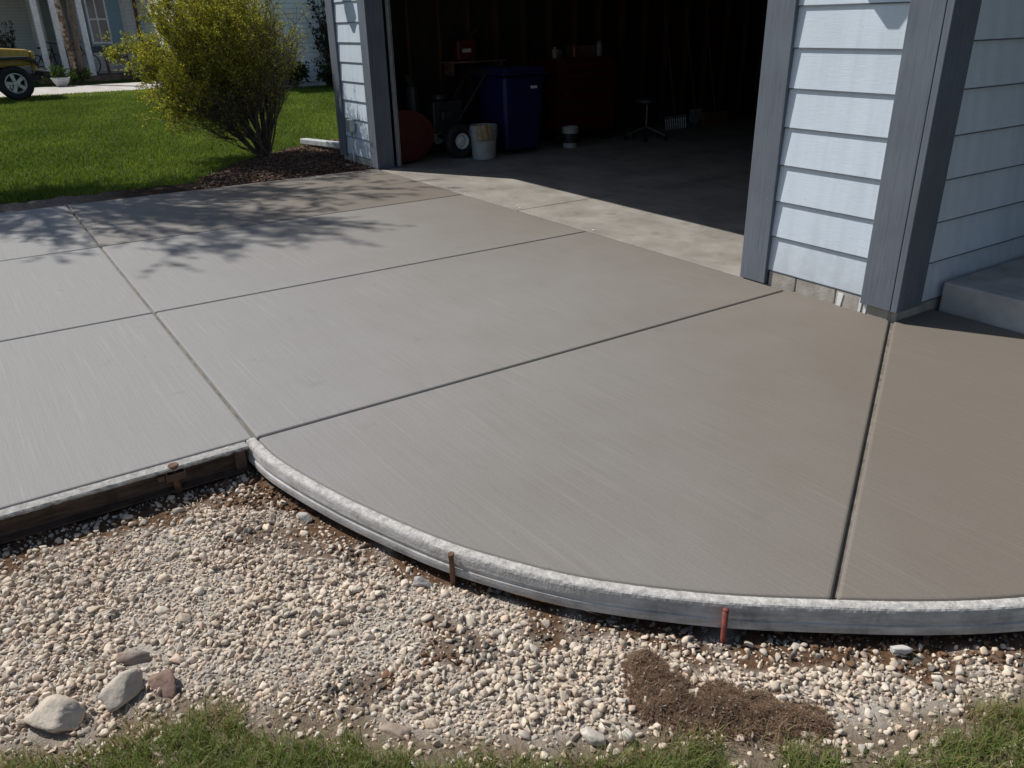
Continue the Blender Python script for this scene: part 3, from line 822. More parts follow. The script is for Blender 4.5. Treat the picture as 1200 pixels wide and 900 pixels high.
# large rocks, each its own thing
def rock(x, y, size, scl, tint, label, seed, rz=0., tilt=(0, 0), sink=.35, name='rock', group=None):
    rng = np.random.default_rng(seed)
    P, F = stone_shape(rng, 4, 9, 1, .78, .3)
    n3 = np.array([mnoise.fractal(Vector(p * 2.6) + Vector((seed, 0, 0)), 1., 2., 5) for p in P])
    P = P * (1 + .075 * n3[:, None]) * np.array(scl) * size
    R = np.array(Matrix.Rotation(rz, 3, 'Z') @ Matrix.Rotation(tilt[0], 3, 'X') @ Matrix.Rotation(tilt[1], 3, 'Y'))
    P = P @ R.T; z = float(bed_z(np.array([x]), np.array([y]))[0])
    P += np.array([x, y, z + size * scl[2] * sink])
    m = NT('rock_surface'); c = m.ramp(m.noise(16, 6, None, .65), [(.25, [q * .62 for q in tint]), (.5, tint), (.78, [min(.7, q * 1.25) for q in tint])])
    c = m.mix(m.ramp(m.noise(7, 3), [(.52, 0.), (.68, .55)]), c, (.32, .17, .11))
    mt = m.done(c, .88, m.bump(m.noise(90, 6), .6, .005), 0, .2)
    o = fast_mesh(name, P, F, mt, None, True)
    return tag(o, label, 'rock', group)
rock(.322, -3.825, .056, (1.25, .9, .82), (.54, .465, .38), 'flat topped tan rock nearest the grass at the left edge of the gravel', 41, .55, (-.28, .0))
rock(.322, -3.675, .060, (1.1, .95, 1.0), (.50, .44, .365), 'rough tan grey rock between the flat tan rock and the reddish rock', 42, 1.9, (.1, .3))
rock(.35, -3.588, .045, (1.1, .8, .7), (.26, .175, .14), 'small reddish brown rock beside the rough tan grey rock', 43, .6, (0, .2))
rock(.205, -3.625, .032, (1.35, .8, .7), (.30, .25, .215), 'low brown grey rock half buried in gravel behind the rough tan grey rock', 44, 1.2, (0, .35))
rock(.81, -3.175, .027, (1.4, .9, .55), (.34, .27, .215), 'flat tan stone lying on the grass edge below the gravel', 45, .7)
rock(1.128, -2.745, .022, (1, .9, 1.2), (.60, .55, .47), 'upright pale stone at the edge of the grass below the brown grass clump', 46, 0)
rock(1.083, -2.81, .022, (1.1, .9, .9), (.58, .53, .46), 'pale rounded stone left of the upright pale stone at the grass edge', 47, .4)
rock(-.175, -3.02, .024, (1.1, .9, 1.), (.42, .40, .37), 'round grey stone close under the curved form board', 48, .4)
rock(1.322, -1.985, .026, (1.1, .9, .9), (.55, .53, .50), 'pale stone lying in the shadow of the curved form board', 49, .9)
rock(.37, -2.87, .026, (1.2, .9, .8), (.36, .34, .32), 'grey stone on the dirt left of the thin rusty stake', 50, .9)

# ------------------------------------------------------------------ grass blades
def blades(name, pts, z, length, width, lean, tint_lo, tint_hi, seg=3, flat=0., mat=None):
    n = len(pts); az = RNG.uniform(0, 2 * PI, n); ln = lean * RNG.uniform(.3, 1.5, n)
    d = np.stack([np.cos(az), np.sin(az)], 1); perp = np.stack([-d[:, 1], d[:, 0]], 1)
    tw = RNG.uniform(-1, 1, n)[:, None] * d * .6; perp = perp + tw; perp /= np.linalg.norm(perp, axis=1)[:, None]
    V = np.zeros((n, 2 * seg + 1, 3)); T = np.zeros((n, 2 * seg + 1, 3))
    for k in range(seg + 1):
        t = k / seg
        ang = ln * t * 1.1 + flat
        h = length * t * np.cos(np.clip(ang * .75, 0, 1.5)); o = length * t * np.sin(np.clip(ang * .75, 0, 1.5))
        c = np.stack([pts[:, 0] + d[:, 0] * o, pts[:, 1] + d[:, 1] * o, z + h], 1)
        w = width * (1 - t ** 1.6) * .5
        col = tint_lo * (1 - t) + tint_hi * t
        if k < seg:
            V[:, 2 * k, :2] = c[:, :2] - perp * w[:, None]; V[:, 2 * k + 1, :2] = c[:, :2] + perp * w[:, None]
            V[:, 2 * k, 2] = V[:, 2 * k + 1, 2] = c[:, 2]; T[:, 2 * k] = T[:, 2 * k + 1] = col
        else:
            V[:, 2 * k] = c; T[:, 2 * k] = col
    F = []
    for k in range(seg):
        if k < seg - 1: F += [(2 * k, 2 * k + 1, 2 * k + 3), (2 * k, 2 * k + 3, 2 * k + 2)]
        else: F += [(2 * k, 2 * k + 1, 2 * k + 2)]
    F = (np.array(F)[None] + (np.arange(n) * (2 * seg + 1))[:, None, None]).reshape(-1, 3)
    return fast_mesh(name, V.reshape(-1, 3), F, mat or M['blade'], T.reshape(-1, 3), False)
# near grass
N = 900000
A = RNG.uniform((-.1, -5.0), (2.9, -.6), (N, 2)); df, dg = bed_t(A[:, 0], A[:, 1])
nz = fbm(A[:, 0] * 6, A[:, 1] * 6, 61); nf = fbm(A[:, 0] * 25, A[:, 1] * 25, 62)
dens = np.clip((dg - .0 + (nz - .5) * .18) / .085, 0, 1) ** 1.2 * np.where(dg < .5, 1, .12) * (.3 + .7 * (nf > .44)) * .85
# bare patches seen in the turf edge
for bx, by, br in ((.93, -3.12, .045), (1.33, -2.56, .055), (.80, -3.19, .05), (.72, -3.30, .03)):
    dens *= np.clip((np.hypot(A[:, 0] - bx, A[:, 1] - by) - br) / .03, 0, 1)
k = RNG.random(N) < dens; A = A[k]; dgk = dg[k]; nzk = nz[k]
L = RNG.uniform(.03, .068, len(A)) * (.75 + .5 * nzk); W = RNG.uniform(.0016, .0034, len(A))
mix = np.clip(RNG.normal(.45, .25, len(A)), 0, 1)[:, None]
g1 = np.array((.115, .18, .045)); g2 = np.array((.27, .33, .105)); tip = g1 * (1 - mix) + g2 * mix
dry = (RNG.random(len(A)) < .2 + .55 * np.clip(.07 - dgk, 0, .07) / .07)[:, None]
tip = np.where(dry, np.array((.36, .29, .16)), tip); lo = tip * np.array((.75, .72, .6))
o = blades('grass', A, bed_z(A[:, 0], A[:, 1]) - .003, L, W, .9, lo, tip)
tag(o, 'green turf at the near edge of the gravel strip', 'grass', kind='stuff')
# dry straw and thatch at the turf edge
N = 60000
A = RNG.uniform((-.1, -5.), (2.3, -1.), (N, 2)); df, dg = bed_t(A[:, 0], A[:, 1]); nz = fbm(A[:, 0] * 8, A[:, 1] * 8, 71)
dens = np.exp(-((dg - .01 - (nz - .5) * .14) / .06) ** 2) * np.clip((nz - .30) / .2, 0, 1)
dens = np.maximum(dens, np.exp(-(np.hypot(A[:, 0] - .9, A[:, 1] + 3.07) / .06) ** 2) * 1.0)
A = A[RNG.random(N) < dens * .8]
tip = np.array((.42, .335, .21)) * RNG.uniform(.5, 1.2, len(A))[:, None]
o = blades('dry_thatch', A, bed_z(A[:, 0], A[:, 1]) + .001, RNG.uniform(.015, .045, len(A)), RNG.uniform(.0009, .0018, len(A)), 1.0, tip * .8, tip, 3, .75, M['straw'])
tag(o, 'dry straw coloured thatch along the torn turf edge', 'dead grass', kind='stuff')

# brown dead grass clump on the gravel: lobed mound of matted roots and fibres
t = thing('dead_grass_clump', 'matted brown dead grass clump dumped on the gravel below the red stake', 'grass clump', (1.15, -2.5, -.1))
LOBES = [(1.000, -2.565, .060, .062), (1.05, -2.61, .055, .040), (1.10, -2.625, .060, .040), (1.135, -2.57, .065, .045), (1.19, -2.50, .080, .052), (1.26, -2.43, .080, .050), (1.33, -2.365, .055, .032), (1.17, -2.61, .05, .03), (1.09, -2.55, .06, .03), (1.16, -2.56, .07, .035), (1.24, -2.50, .06, .03)]
def clump_h(x, y):
    s = np.zeros(len(x))
    for cx, cy, r, h in LOBES: s = np.maximum(s, h * np.clip(1 - ((x - cx) ** 2 + (y - cy) ** 2) / (r * r) + 1.5 * (fbm(x * 15, y * 15, 83, 4) - .5), 0, 1) ** .8)
    return s * np.clip(.1 + 1.3 * fbm(x * 34, y * 34, 81), .1, 1.2) * .58
X, Y = np.meshgrid(np.linspace(.9, 1.45, 100), np.linspace(-2.72, -2.25, 90)); x, y = X.ravel(), Y.ravel(); h = clump_h(x, y)
V = np.stack([x, y, np.where(h > .001, bed_z(x, y) + h, -.2)], 1); i = np.arange(9000).reshape(90, 100)
F = np.stack([i[:-1, :-1], i[:-1, 1:], i[1:, 1:], i[1:, :-1]], -1).reshape(-1, 4)
F = F[(h[F] > .001).any(1)]
M['peat'] = pm('matted_brown_roots', (.09, .056, .038), (.25, .165, .112), 60, .95, 1., 160, .008)
fast_mesh('root_mat', V, F, M['peat'], None, True, t)
A = RNG.uniform((.9, -2.72), (1.45, -2.25), (90000, 2)); h = clump_h(A[:, 0], A[:, 1])
dl0 = np.min([np.hypot(A[:, 0] - q[0], A[:, 1] - q[1]) / q[2] for q in LOBES], 0)
k = (RNG.random(len(A)) < np.clip((h - .001) / .012, 0, 1)) | (RNG.random(len(A)) < .22 * np.exp(-(np.maximum(dl0 - .8, 0) / .35) ** 2)) | (RNG.random(len(A)) < .0 * (np.min([np.hypot(A[:, 0] - q[0], A[:, 1] - q[1]) for q in LOBES], 0) < .09)); A = A[k]; h = h[k]
tip = np.where((RNG.random(len(A)) < .18)[:, None], np.array((.36, .27, .18)), np.array((.23, .145, .095))) * RNG.uniform(.5, 1.25, len(A))[:, None] * (.6 + .95 * fbm(A[:, 0] * 13, A[:, 1] * 13, 88))[:, None]
o = blades('fibres', A, bed_z(A[:, 0], A[:, 1]) + h - .004, RNG.uniform(.009, .026, len(A)), RNG.uniform(.0008, .0017, len(A)), 1.6, tip * .6, tip, 3, .35, M['straw'])
attach(o, t); o['kind'] = 'stuff'

A = RNG.uniform((.88, -2.76), (1.48, -2.22), (9000, 2)); dl = np.min([np.hypot(A[:, 0] - q[0], A[:, 1] - q[1]) / q[2] for q in LOBES], 0)
A = A[RNG.random(len(A)) < .5 * np.exp(-(np.maximum(dl - .75, 0) / .5) ** 2)]; hh = clump_h(A[:, 0], A[:, 1])
tt = np.where((RNG.random(len(A)) < .25)[:, None], np.array((.32, .26, .20)), np.array((.19, .12, .08))) * RNG.uniform(.6, 1.3, len(A))[:, None]
o = scatter_stones('soil_crumbs', A, RNG.uniform(.0015, .006, len(A)), .1, SH1, tt, lambda x, y: bed_z(x, y) + clump_h(x, y) + .003)
attach(o, t); o['kind'] = 'stuff'

# ------------------------------------------------------------------ far lawn, mulch bed, dirt edge
def bed_edge(y):       # x of the turf edge along the drive
    return -6.42 - .10 * fbm(y * 1.2, y * 0, 15) - .06 * fbm(y * 6, y * 0, 16)
MUL = np.array([(-6.08, -1.95), (-6.62, -1.75), (-7.05, -1.45), (-7.6, -1.05), (-8.0, -.55), (-8.45, .1), (-8.75, .75), (-8.3, 1.2), (-6.97, 1.2), (-6.97, .02), (-6.08, .0)])
def in_poly(x, y, P):
    s = np.zeros(len(x), bool); n = len(P)
    for i in range(n):
        a, b = P[i], P[(i + 1) % n]
        c = ((a[1] > y) != (b[1] > y)) & (x < (b[0] - a[0]) * (y - a[1]) / (b[1] - a[1] + 1e-12) + a[0]); s ^= c
    return s
x, y = None, None
yy = np.linspace(-16, -1.5, 200); xe = bed_edge(yy)
V = []; F = []
for k in range(200):
    V += [(-6.055, yy[k], -.035 + .01 * random.random()), (-6.22, yy[k], -.022 + .03 * random.random()), ((xe[k] - 6.22) / 2, yy[k], -.01 + .03 * random.random()), (xe[k], yy[k], -.012 + .02 * random.random())]
for k in range(199):
    for j in range(3): F.append((4 * k + j, 4 * k + j + 1, 4 * k + j + 5, 4 * k + j + 4))
def mat_edge():
    t2 = NT('edge_soil'); sep = t2.n.new('ShaderNodeSeparateXYZ'); t2.link(t2.tc.outputs['Object'], sep.inputs[0])
    k = t2.n.new('ShaderNodeMapRange'); t2.link(sep.outputs[1], k.inputs[0]); k.inputs[1].default_value = -2.4; k.inputs[2].default_value = -3.1
    a = t2.ramp(t2.noise(24, 6, None, .7), [(.3, (.022, .014, .010)), (.7, (.075, .048, .034))]); b = t2.ramp(t2.noise(30, 6, None, .7), [(.3, (.12, .09, .07)), (.7, (.30, .25, .20))])
    return t2.done(t2.mix(k.outputs[0], a, b), .95, t2.bump(t2.noise(60, 5), .9, .02), 0, .1)
tag(fast_mesh('dirt_edge', V, F, mat_edge(), None, False), kind='structure')
def mul_z(x, y):
    d = dist_poly(np.stack([x, y], 1), np.vstack([MUL, MUL[:1]])); return -.012 + .035 * np.clip(d / .35, 0, 1) + .02 * (fbm(x * 9, y * 9, 44) - .5)
X, Y = np.meshgrid(np.linspace(-8.8, -6.06, 110), np.linspace(-2.0, 1.25, 130)); x, y = X.ravel(), Y.ravel()
ins = in_poly(x, y, MUL); V = np.stack([x, y, mul_z(x, y)], 1); i = np.arange(len(x)).reshape(130, 110)
F = np.stack([i[:-1, :-1], i[:-1, 1:], i[1:, 1:], i[1:, :-1]], -1).reshape(-1, 4); F = F[ins[F].all(1)]
tag(fast_mesh('mulch_bed', V, F, M['soil'], None, True), kind='structure')
A = RNG.uniform((-8.8, -2.1), (-6.06, 1.25), (16000, 2)); A = A[in_poly(A[:, 0], A[:, 1], MUL)]
n = len(A); L = RNG.uniform(.012, .04, n); Wd = L * RNG.uniform(.25, .6, n); R = euler_mats(RNG.normal(0, .4, n), RNG.normal(0, .4, n), RNG.uniform(0, 6.28, n))
bx = np.array([(sx, sy, sz) for sz in (-1, 1) for sy in (-1, 1) for sx in (-1, 1)], float)
Q = np.einsum('nij,nvj->nvi', R, bx[None] * np.stack([L, Wd, L * .12 + .001], 1)[:, None, :] * .5) + np.stack([A[:, 0], A[:, 1], mul_z(A[:, 0], A[:, 1]) + .006], 1)[:, None, :]
F = (np.array([(0, 2, 3, 1), (4, 5, 7, 6), (0, 1, 5, 4), (2, 6, 7, 3), (0, 4, 6, 2), (1, 3, 7, 5)])[None] + (np.arange(n) * 8)[:, None, None]).reshape(-1, 4)
tt = np.array([(.16, .085, .055), (.09, .055, .038), (.24, .15, .10), (.065, .042, .032)])[RNG.integers(0, 4, n)] * RNG.uniform(.7, 1.25, n)[:, None]
tag(fast_mesh('mulch_chips', Q.reshape(-1, 3), F, M['stone'], np.repeat(tt, 8, 0)), 'brown bark mulch chips under the shrub', 'mulch', kind='stuff')
# far turf blades
N = 420000
U = RNG.random(N); xa = -6.3 - 15.5 * U ** 1.25; ya = RNG.uniform(-6.2, 7.0, N)
A = np.stack([xa, ya], 1)
# keep what lies near the camera's view cone
dx, dy = A[:, 0] - C.x, A[:, 1] - C.y; fwx, fwy = -.836, .549
f_ = dx * fwx + dy * fwy; r_ = dx * .549 + dy * .836
vis = (r_ > -.85 * f_ - .2) & (r_ < .02 * f_ + 1.2)
xe = bed_edge(A[:, 1])
ok = vis & ~in_poly(A[:, 0], A[:, 1], MUL) & (A[:, 0] < xe + .05) & ~((A[:, 0] > -7.) & (A[:, 1] > -.2))
ok &= ~((A[:, 0] < -19.3) & (A[:, 1] > 2.0))
A = A[ok]; n = len(A); dist = np.hypot(A[:, 0] - C.x, A[:, 1] - C.y)
nz = fbm(A[:, 0] * 1.1, A[:, 1] * 1.1, 101); stripe = fbm(A[:, 0] * .35 + A[:, 1] * 1.3, A[:, 1] * .2, 103)
mix = np.clip(.25 + .9 * (nz - .5) + .8 * (stripe - .5) + RNG.normal(.15, .22, n), 0, 1)[:, None]
tip = np.array((.095, .150, .022)) * (1 - mix) + np.array((.235, .305, .055)) * mix
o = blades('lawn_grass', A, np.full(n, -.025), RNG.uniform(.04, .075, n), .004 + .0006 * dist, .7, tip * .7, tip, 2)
tag(o, 'mown green lawn beyond the driveway', 'grass', kind='stuff')

# ------------------------------------------------------------------ woody plants
def bez(a, b, c, t): return a * (1 - t) ** 2 + b * 2 * t * (1 - t) + c * t * t
def leaves_mesh(name, pts, dirs, size, tint, parent, mat):
    n = len(pts); d = dirs + RNG.normal(0, .55, (n, 3)); d /= np.linalg.norm(d, axis=1)[:, None]
    q = RNG.normal(size=(n, 3)); w = np.cross(d, q); w /= np.linalg.norm(w, axis=1)[:, None]
    up_ = np.cross(w, d); s = size[:, None]
    V = np.stack([pts, pts + d * s * .45 + w * s * .28 + up_ * s * .06, pts + d * s, pts + d * s * .45 - w * s * .28 + up_ * s * .06], 1)
    F = (np.array([(0, 1, 2, 3)])[None] + (np.arange(n) * 4)[:, None, None]).reshape(-1, 4)
    return fast_mesh(name, V.reshape(-1, 3), F, mat, np.repeat(tint, 4, 0), False, parent)
def tubes_mesh(name, segs, mat, parent, n=5):
    """segs: list of (p0,p1,r0,r1)"""
    S = np.array([np.concatenate([a, b, [r0, r1]]) for a, b, r0, r1 in segs]); a, b, r0, r1 = S[:, :3], S[:, 3:6], S[:, 6], S[:, 7]
    d = b - a; d /= np.maximum(np.linalg.norm(d, axis=1)[:, None], 1e-6)
    ref = np.where(np.abs(d[:, 2:3]) < .9, np.array((0, 0, 1.)), np.array((1., 0, 0))); u = np.cross(d, ref); u /= np.linalg.norm(u, axis=1)[:, None]; v = np.cross(d, u)
    th = np.arange(n) * 2 * PI / n
    ring = u[:, None] * np.cos(th)[None, :, None] + v[:, None] * np.sin(th)[None, :, None]
    V = np.concatenate([a[:, None] + ring * r0[:, None, None], b[:, None] + ring * r1[:, None, None]], 1)
    F = np.array([(k, (k + 1) % n, n + (k + 1) % n, n + k) for k in range(n)])
    F = (F[None] + (np.arange(len(S)) * 2 * n)[:, None, None]).reshape(-1, 4)
    return fast_mesh(name, V.reshape(-1, 3), F, mat, None, True, parent)
def woody(root, base, stems, n2, n3, len2, len3, r_main, leaf_n, leaf_size, pal, wts, leaf_from, gap=None, names=('stems', 'foliage'), bark=None, mat=None):
    """stems: list of (control, target) world points; returns nothing"""
    rng = RNG; segs = []; LP = []; LD = []
    base = np.array(base, float)
    for st in stems:
        ctrl, tgt, rs = st[:3]
        b0 = st[3] if len(st) > 3 else base + np.array([rng.normal(0, .03), rng.normal(0, .03), -.02]) * (1 if rs < .03 else 0)
        pts = [bez(b0, ctrl, tgt, t) for t in np.linspace(0, 1, 9)]
        pts = [p + rng.normal(0, .012, 3) * (k > 1) for k, p in enumerate(pts)]
        for k in range(8): segs.append((pts[k], pts[k + 1], rs * (1 - .105 * k), rs * (1 - .105 * (k + 1))))
        for _ in range(n2):
            t = rng.uniform(leaf_from, 1.); p = bez(b0, ctrl, tgt, t); tan = bez(b0, ctrl, tgt, min(1.02, t + .05)) - p; tan /= np.linalg.norm(tan) + 1e-9
            d = tan + rng.normal(0, .55, 3) + np.array((0, 0, .15)); d /= np.linalg.norm(d); l2 = len2 * rng.uniform(.5, 1.2)
            q1 = p + d * l2 * .5 + rng.normal(0, .01, 3); q2 = q1 + (d + np.array((0, 0, .25))) * l2 * .5
            r2 = rs * .28; segs += [(p, q1, r2, r2 * .7), (q1, q2, r2 * .7, r2 * .4)]
            for _ in range(n3):
                s = rng.uniform(.2, 1.); a = p + (q1 - p) * s * 2 if s < .5 else q1 + (q2 - q1) * (s * 2 - 1)
                e = d + rng.normal(0, .6, 3) + np.array((0, 0, .15)); e /= np.linalg.norm(e); l3 = len3 * rng.uniform(.5, 1.2)
                segs.append((a, a + e * l3, r2 * .45, r2 * .22))
                m_ = rng.poisson(leaf_n)
                keep = 1. if gap is None else gap(a)
                for _ in range(m_):
                    if rng.random() < keep:
                        LP.append(a + e * l3 * rng.uniform(.15, 1.05) + rng.normal(0, .008, 3)); LD.append(e)
    tubes_mesh(names[0], segs, bark or M['bark'], root)
    LP = np.array(LP); LD = np.array(LD); n = len(LP)
    idx = rng.choice(len(pal), n, p=wts); tint = np.array(pal)[idx] * rng.uniform(.75, 1.25, n)[:, None]
    leaves_mesh(names[1], LP, LD, leaf_size * rng.uniform(.6, 1.3, n), tint, root, mat or M['leaf'])

# the shrub by the drive
rr2 = np.array((.549, .836, 0)); ww = np.array((-.836, .549, 0)); zz = np.array((0, 0, 1.))
SB = np.array((-7.62, -.70, .03))
sh = thing('shrub', 'leggy yellow green shrub leaning left over the mulch beside the driveway', 'shrub', tuple(SB))
stems = []; limbs = []; LSEG = []
for k in range(18):
    a = 2 * PI * k / 18 + RNG.normal(0, .2); lean = RNG.uniform(.25, .95) if k % 2 else RNG.uniform(.15, .5)
    if math.cos(a) > .3: lean *= .45
    L_ = RNG.uniform(.25, .42); d_ = (rr2 * math.cos(a) + ww * math.sin(a)) * math.sin(lean * 1.2) + zz * math.cos(lean * 1.2)
    b0 = SB + RNG.normal(0, .022, 3) * np.array((1, 1, 0)) - zz * .03
    c0 = b0 + d_ * L_ * .5 + zz * -.03; e0 = b0 + d_ * L_ + zz * .08
    limbs.append((b0, c0, e0)); q_ = [bez(b0, c0, e0, t) for t in np.linspace(0, 1, 8)]
    r0 = RNG.uniform(.014, .023)
    for q in range(7): LSEG.append((q_[q], q_[q + 1], r0 * (1 - .07 * q), r0 * (1 - .07 * (q + 1))))
tubes_mesh('limbs', LSEG, M['bark'], sh, 8)
NS = 190
for k in range(NS):
    ez = .97 - 1.62 * ((k + .5) / NS); a = k * 2.39996 + RNG.normal(0, .15); sp_ = math.sqrt(max(0., 1 - ez * ez))
    ex = sp_ * math.cos(a); ey = sp_ * math.sin(a); rr_ = RNG.uniform(.72, 1.0) if k % 4 else RNG.uniform(.45, .7)
    ex *= rr_; ey *= rr_; ez *= rr_
    if ex < 0 and ez < .15: ex *= 1.2
    if ex < .1 and ez < 0: ez *= 1.28
    if ex > .12 and ez < -.05: continue
    if ex > .3 and RNG.random() < .3: continue
    tgt = SB + rr2 * (-.31 + .95 * ex) + ww * (.85 * ey) + zz * (1.08 + .98 * ez)
    rad = tgt - SB; u_ = rad / np.linalg.norm(rad)
    best = max(limbs, key=lambda l: float(u_ @ ((l[2] - l[0]) / np.linalg.norm(l[2] - l[0]))) + RNG.normal(0, .04))
    t0 = RNG.uniform(.15, 1.0); p0 = bez(*best, t0); tn = bez(*best, min(1, t0 + .1)) - bez(*best, max(0, t0 - .1)); tn /= np.linalg.norm(tn)
    ctrl = p0 + tn * np.linalg.norm(tgt - p0) * .45 + RNG.normal(0, .03, 3)
    stems.append((ctrl, tgt, RNG.uniform(.007, .012), p0))
def shgap(a):
    q = a - SB; r = q @ rr2; z = q[2]
    k = np.clip((.34 - r) / .45, .2, 1.); k *= np.clip((np.hypot(r + .05, z - .1) - .5) / .4, .08, 1)
    return float(k)
woody(sh, SB, stems, 21, 7, .21, .115, .015, 12.5, .0205, [(.52, .50, .065), (.37, .39, .055), (.62, .57, .08), (.19, .21, .04), (.31, .21, .06)], [.27, .26, .12, .25, .10], .34, shgap)

# tree just outside the frame on the left; its shade lies across the drive
TB = np.array((-9.75, -4.95, -.03))
tr = thing('young_tree', 'young leafy tree on the lawn whose shade falls across the driveway', 'tree', tuple(TB))
m = MB(); tp = [TB + np.array((.02 * math.sin(k), .03 * math.cos(k * 1.7), .85 * k)) for k in range(8)]; m.tube(tp, [.085, .075, .07, .06, .05, .04, .028, .015], 10); m.build('trunk', M['bark'], tr, smooth=True)
stems = []; T0 = TB + np.array((0, 0, 3.6))
for k in range(40):
    a = RNG.uniform(0, 2 * PI); ez = RNG.uniform(-.75, 1.); rh = math.sqrt(1 - min(ez * ez, .95)) * RNG.uniform(.65, 1.1)
    tgt = TB + np.array((1.5 * rh * math.cos(a), 2.3 * rh * math.sin(a), 5.75 + 1.35 * ez))
    stems.append((T0 + (tgt - T0) * .5 + np.array((0, 0, .15)), tgt, .028))
woody(tr, T0, stems, 14, 4, .55, .30, .03, 15, .052, [(.05, .085, .015), (.08, .12, .02), (.035, .06, .012)], [.4, .35, .25], .35, None, ('limbs', 'crown'))

# downspout extension lying at the far corner
m = MB()
a = Vector((-8.22, -.02, .075)); b = Vector((-7.02, .16, .11)); d = (b - a).normalized(); q = Vector((0, 0, 1)); s = d.cross(q).normalized(); u = s.cross(d)
Mx = Matrix(((d.x, s.x, u.x, (a.x + b.x) / 2), (d.y, s.y, u.y, (a.y + b.y) / 2), (d.z, s.z, u.z, (a.z + b.z) / 2), (0, 0, 0, 1)))
m.obox(Mx, (b - a).length, .10, .07)
tag(m.build('downspout_extension', M['galvdull'], bevel=.012), 'pale downspout extension lying on the mulch at the garage corner', 'downspout')
#NEXT
# ------------------------------------------------------------------ inside the garage
def simple(name, label, cat, loc, group=None): return thing(name, label, cat, loc, group)
def P_(name, parent, mat, f, **kw):
    mb = MB(); f(mb); return mb.build(name, mat, parent, **kw)
def wheel(parent, x, y, z, r, w, rim_r, rim_mat, spokes=0, name='wheel'):
    """axis along x; tyre is the part, rim the sub-part"""
    ty = P_(name, parent, M['black'], lambda m: m.lathe([(rim_r, -w * .42), (r * .9, -w * .5), (r * .985, -w * .36), (r, -w * .12), (r, w * .12), (r * .985, w * .36), (r * .9, w * .5), (rim_r, w * .42)], (x, y, z), 40, 'x', True), smooth=True)
    def rm(m):
        m.lathe([(rim_r * 1.01, -w * .40), (rim_r * 1.02, w * .44), (rim_r * .93, w * .45), (rim_r * .86, w * .30), (rim_r * .84, -w * .3)], (x, y, z), 36, 'x', True)
        if spokes:
            m.lathe([(rim_r * .26, -w * .1), (rim_r * .26, w * .34), (rim_r * .2, w * .38), (0, w * .38)], (x, y, z), 20, 'x')
            for k in range(spokes):
                a = 2 * PI * k / spokes + .31; Q = Matrix.Translation((x + w * .24, y, z)) @ Matrix.Rotation(a, 4, 'X')
                vs = [Q @ Vector(v) for v in ((0, -.16 * rim_r, .15 * rim_r), (0, .16 * rim_r, .15 * rim_r), (0, .24 * rim_r, .9 * rim_r), (0, -.24 * rim_r, .9 * rim_r),
                                              (.03, -.12 * rim_r, .15 * rim_r), (.03, .12 * rim_r, .15 * rim_r), (.03, .18 * rim_r, .9 * rim_r), (.03, -.18 * rim_r, .9 * rim_r))]
                m.add(vs, [(0, 1, 2, 3), (7, 6, 5, 4), (0, 4, 5, 1), (1, 5, 6, 2), (2, 6, 7, 3), (3, 7, 4, 0)])
        else:
            m.lathe([(rim_r * .9, -w * .1), (rim_r * .55, w * .22), (rim_r * .25, w * .28), (rim_r * .22, w * .5), (0, w * .5)], (x, y, z), 28, 'x')
    P_('rim', ty, rim_mat, rm, smooth=False, bevel=.002)
    return ty
sb = simple('snow_blower', 'red snow blower with black tyres and white rims inside the garage door', 'snow blower', (-6.35, .8, 0))
def housing(m):
    pr = [(.30, .03), (.30, .08)]
    arc = [(.36 + .36 * math.sin(a), .30 - .27 * math.cos(a)) for a in np.linspace(0, PI, 14)]
    side = [(.26, .03)] + arc + [(.24, .57), (.24, .10)]
    m.prism_x(side, -6.065, -6.055); m.prism_x(side, -6.665, -6.655)
    o = arc; i = [(y - .008, z) for y, z in arc[::-1]]
    m.prism_x(o + [(y - .012 if 1 else y, z + (.008 if z < .3 else -.008)) for y, z in arc[::-1]], -6.654, -6.066)
P_('auger_housing', sb, M['red'], housing)
P_('auger', sb, M['blackpaint'], lambda m: [m.tube([(-6.65, .37, .27), (-6.07, .37, .27)], .03, 10)] + [m.tube([(-6.62 + .05 * k, .37 + .2 * math.cos(k * .9), .27 + .2 * math.sin(k * .9)) for k in range(11)], .018, 6)])
P_('chute', sb, M['blackpaint'], lambda m: [m.tube([(-6.36, .62, .5), (-6.36, .62, .78)], [.09, .075], 12), m.obox(Matrix.Translation((-6.36, .57, .84)) @ Matrix.Rotation(.5, 4, 'X'), .14, .05, .16)])
P_('engine', sb, M['blackpaint'], lambda m: [m.box(-6.55, -6.17, .78, 1.16, .28, .62), m.lathe([(.11, .62), (.11, .68), (.06, .70)], (-6.36, .97, 0), 16), m.box(-6.2, -6.09, .85, 1.0, .42, .52)], bevel=.015)
P_('handle', sb, M['blackpaint'], lambda m: [m.tube([(-6.55, 1.1, .4), (-6.56, 1.45, .85), (-6.56, 1.62, .92)], .014, 8), m.tube([(-6.17, 1.1, .4), (-6.16, 1.45, .85), (-6.16, 1.62, .92)], .014, 8), m.box(-6.57, -6.15, 1.40, 1.52, .86, .93)])
wheel(sb, -6.08, 1.06, .19, .19, .11, .085, M['whiteplastic']); wheel(sb, -6.64, 1.06, .19, .19, .11, .085, M['whiteplastic'])
P_('axle', sb, M['blackpaint'], lambda m: m.tube([(-6.64, 1.06, .19), (-6.08, 1.06, .19)], .02, 8))
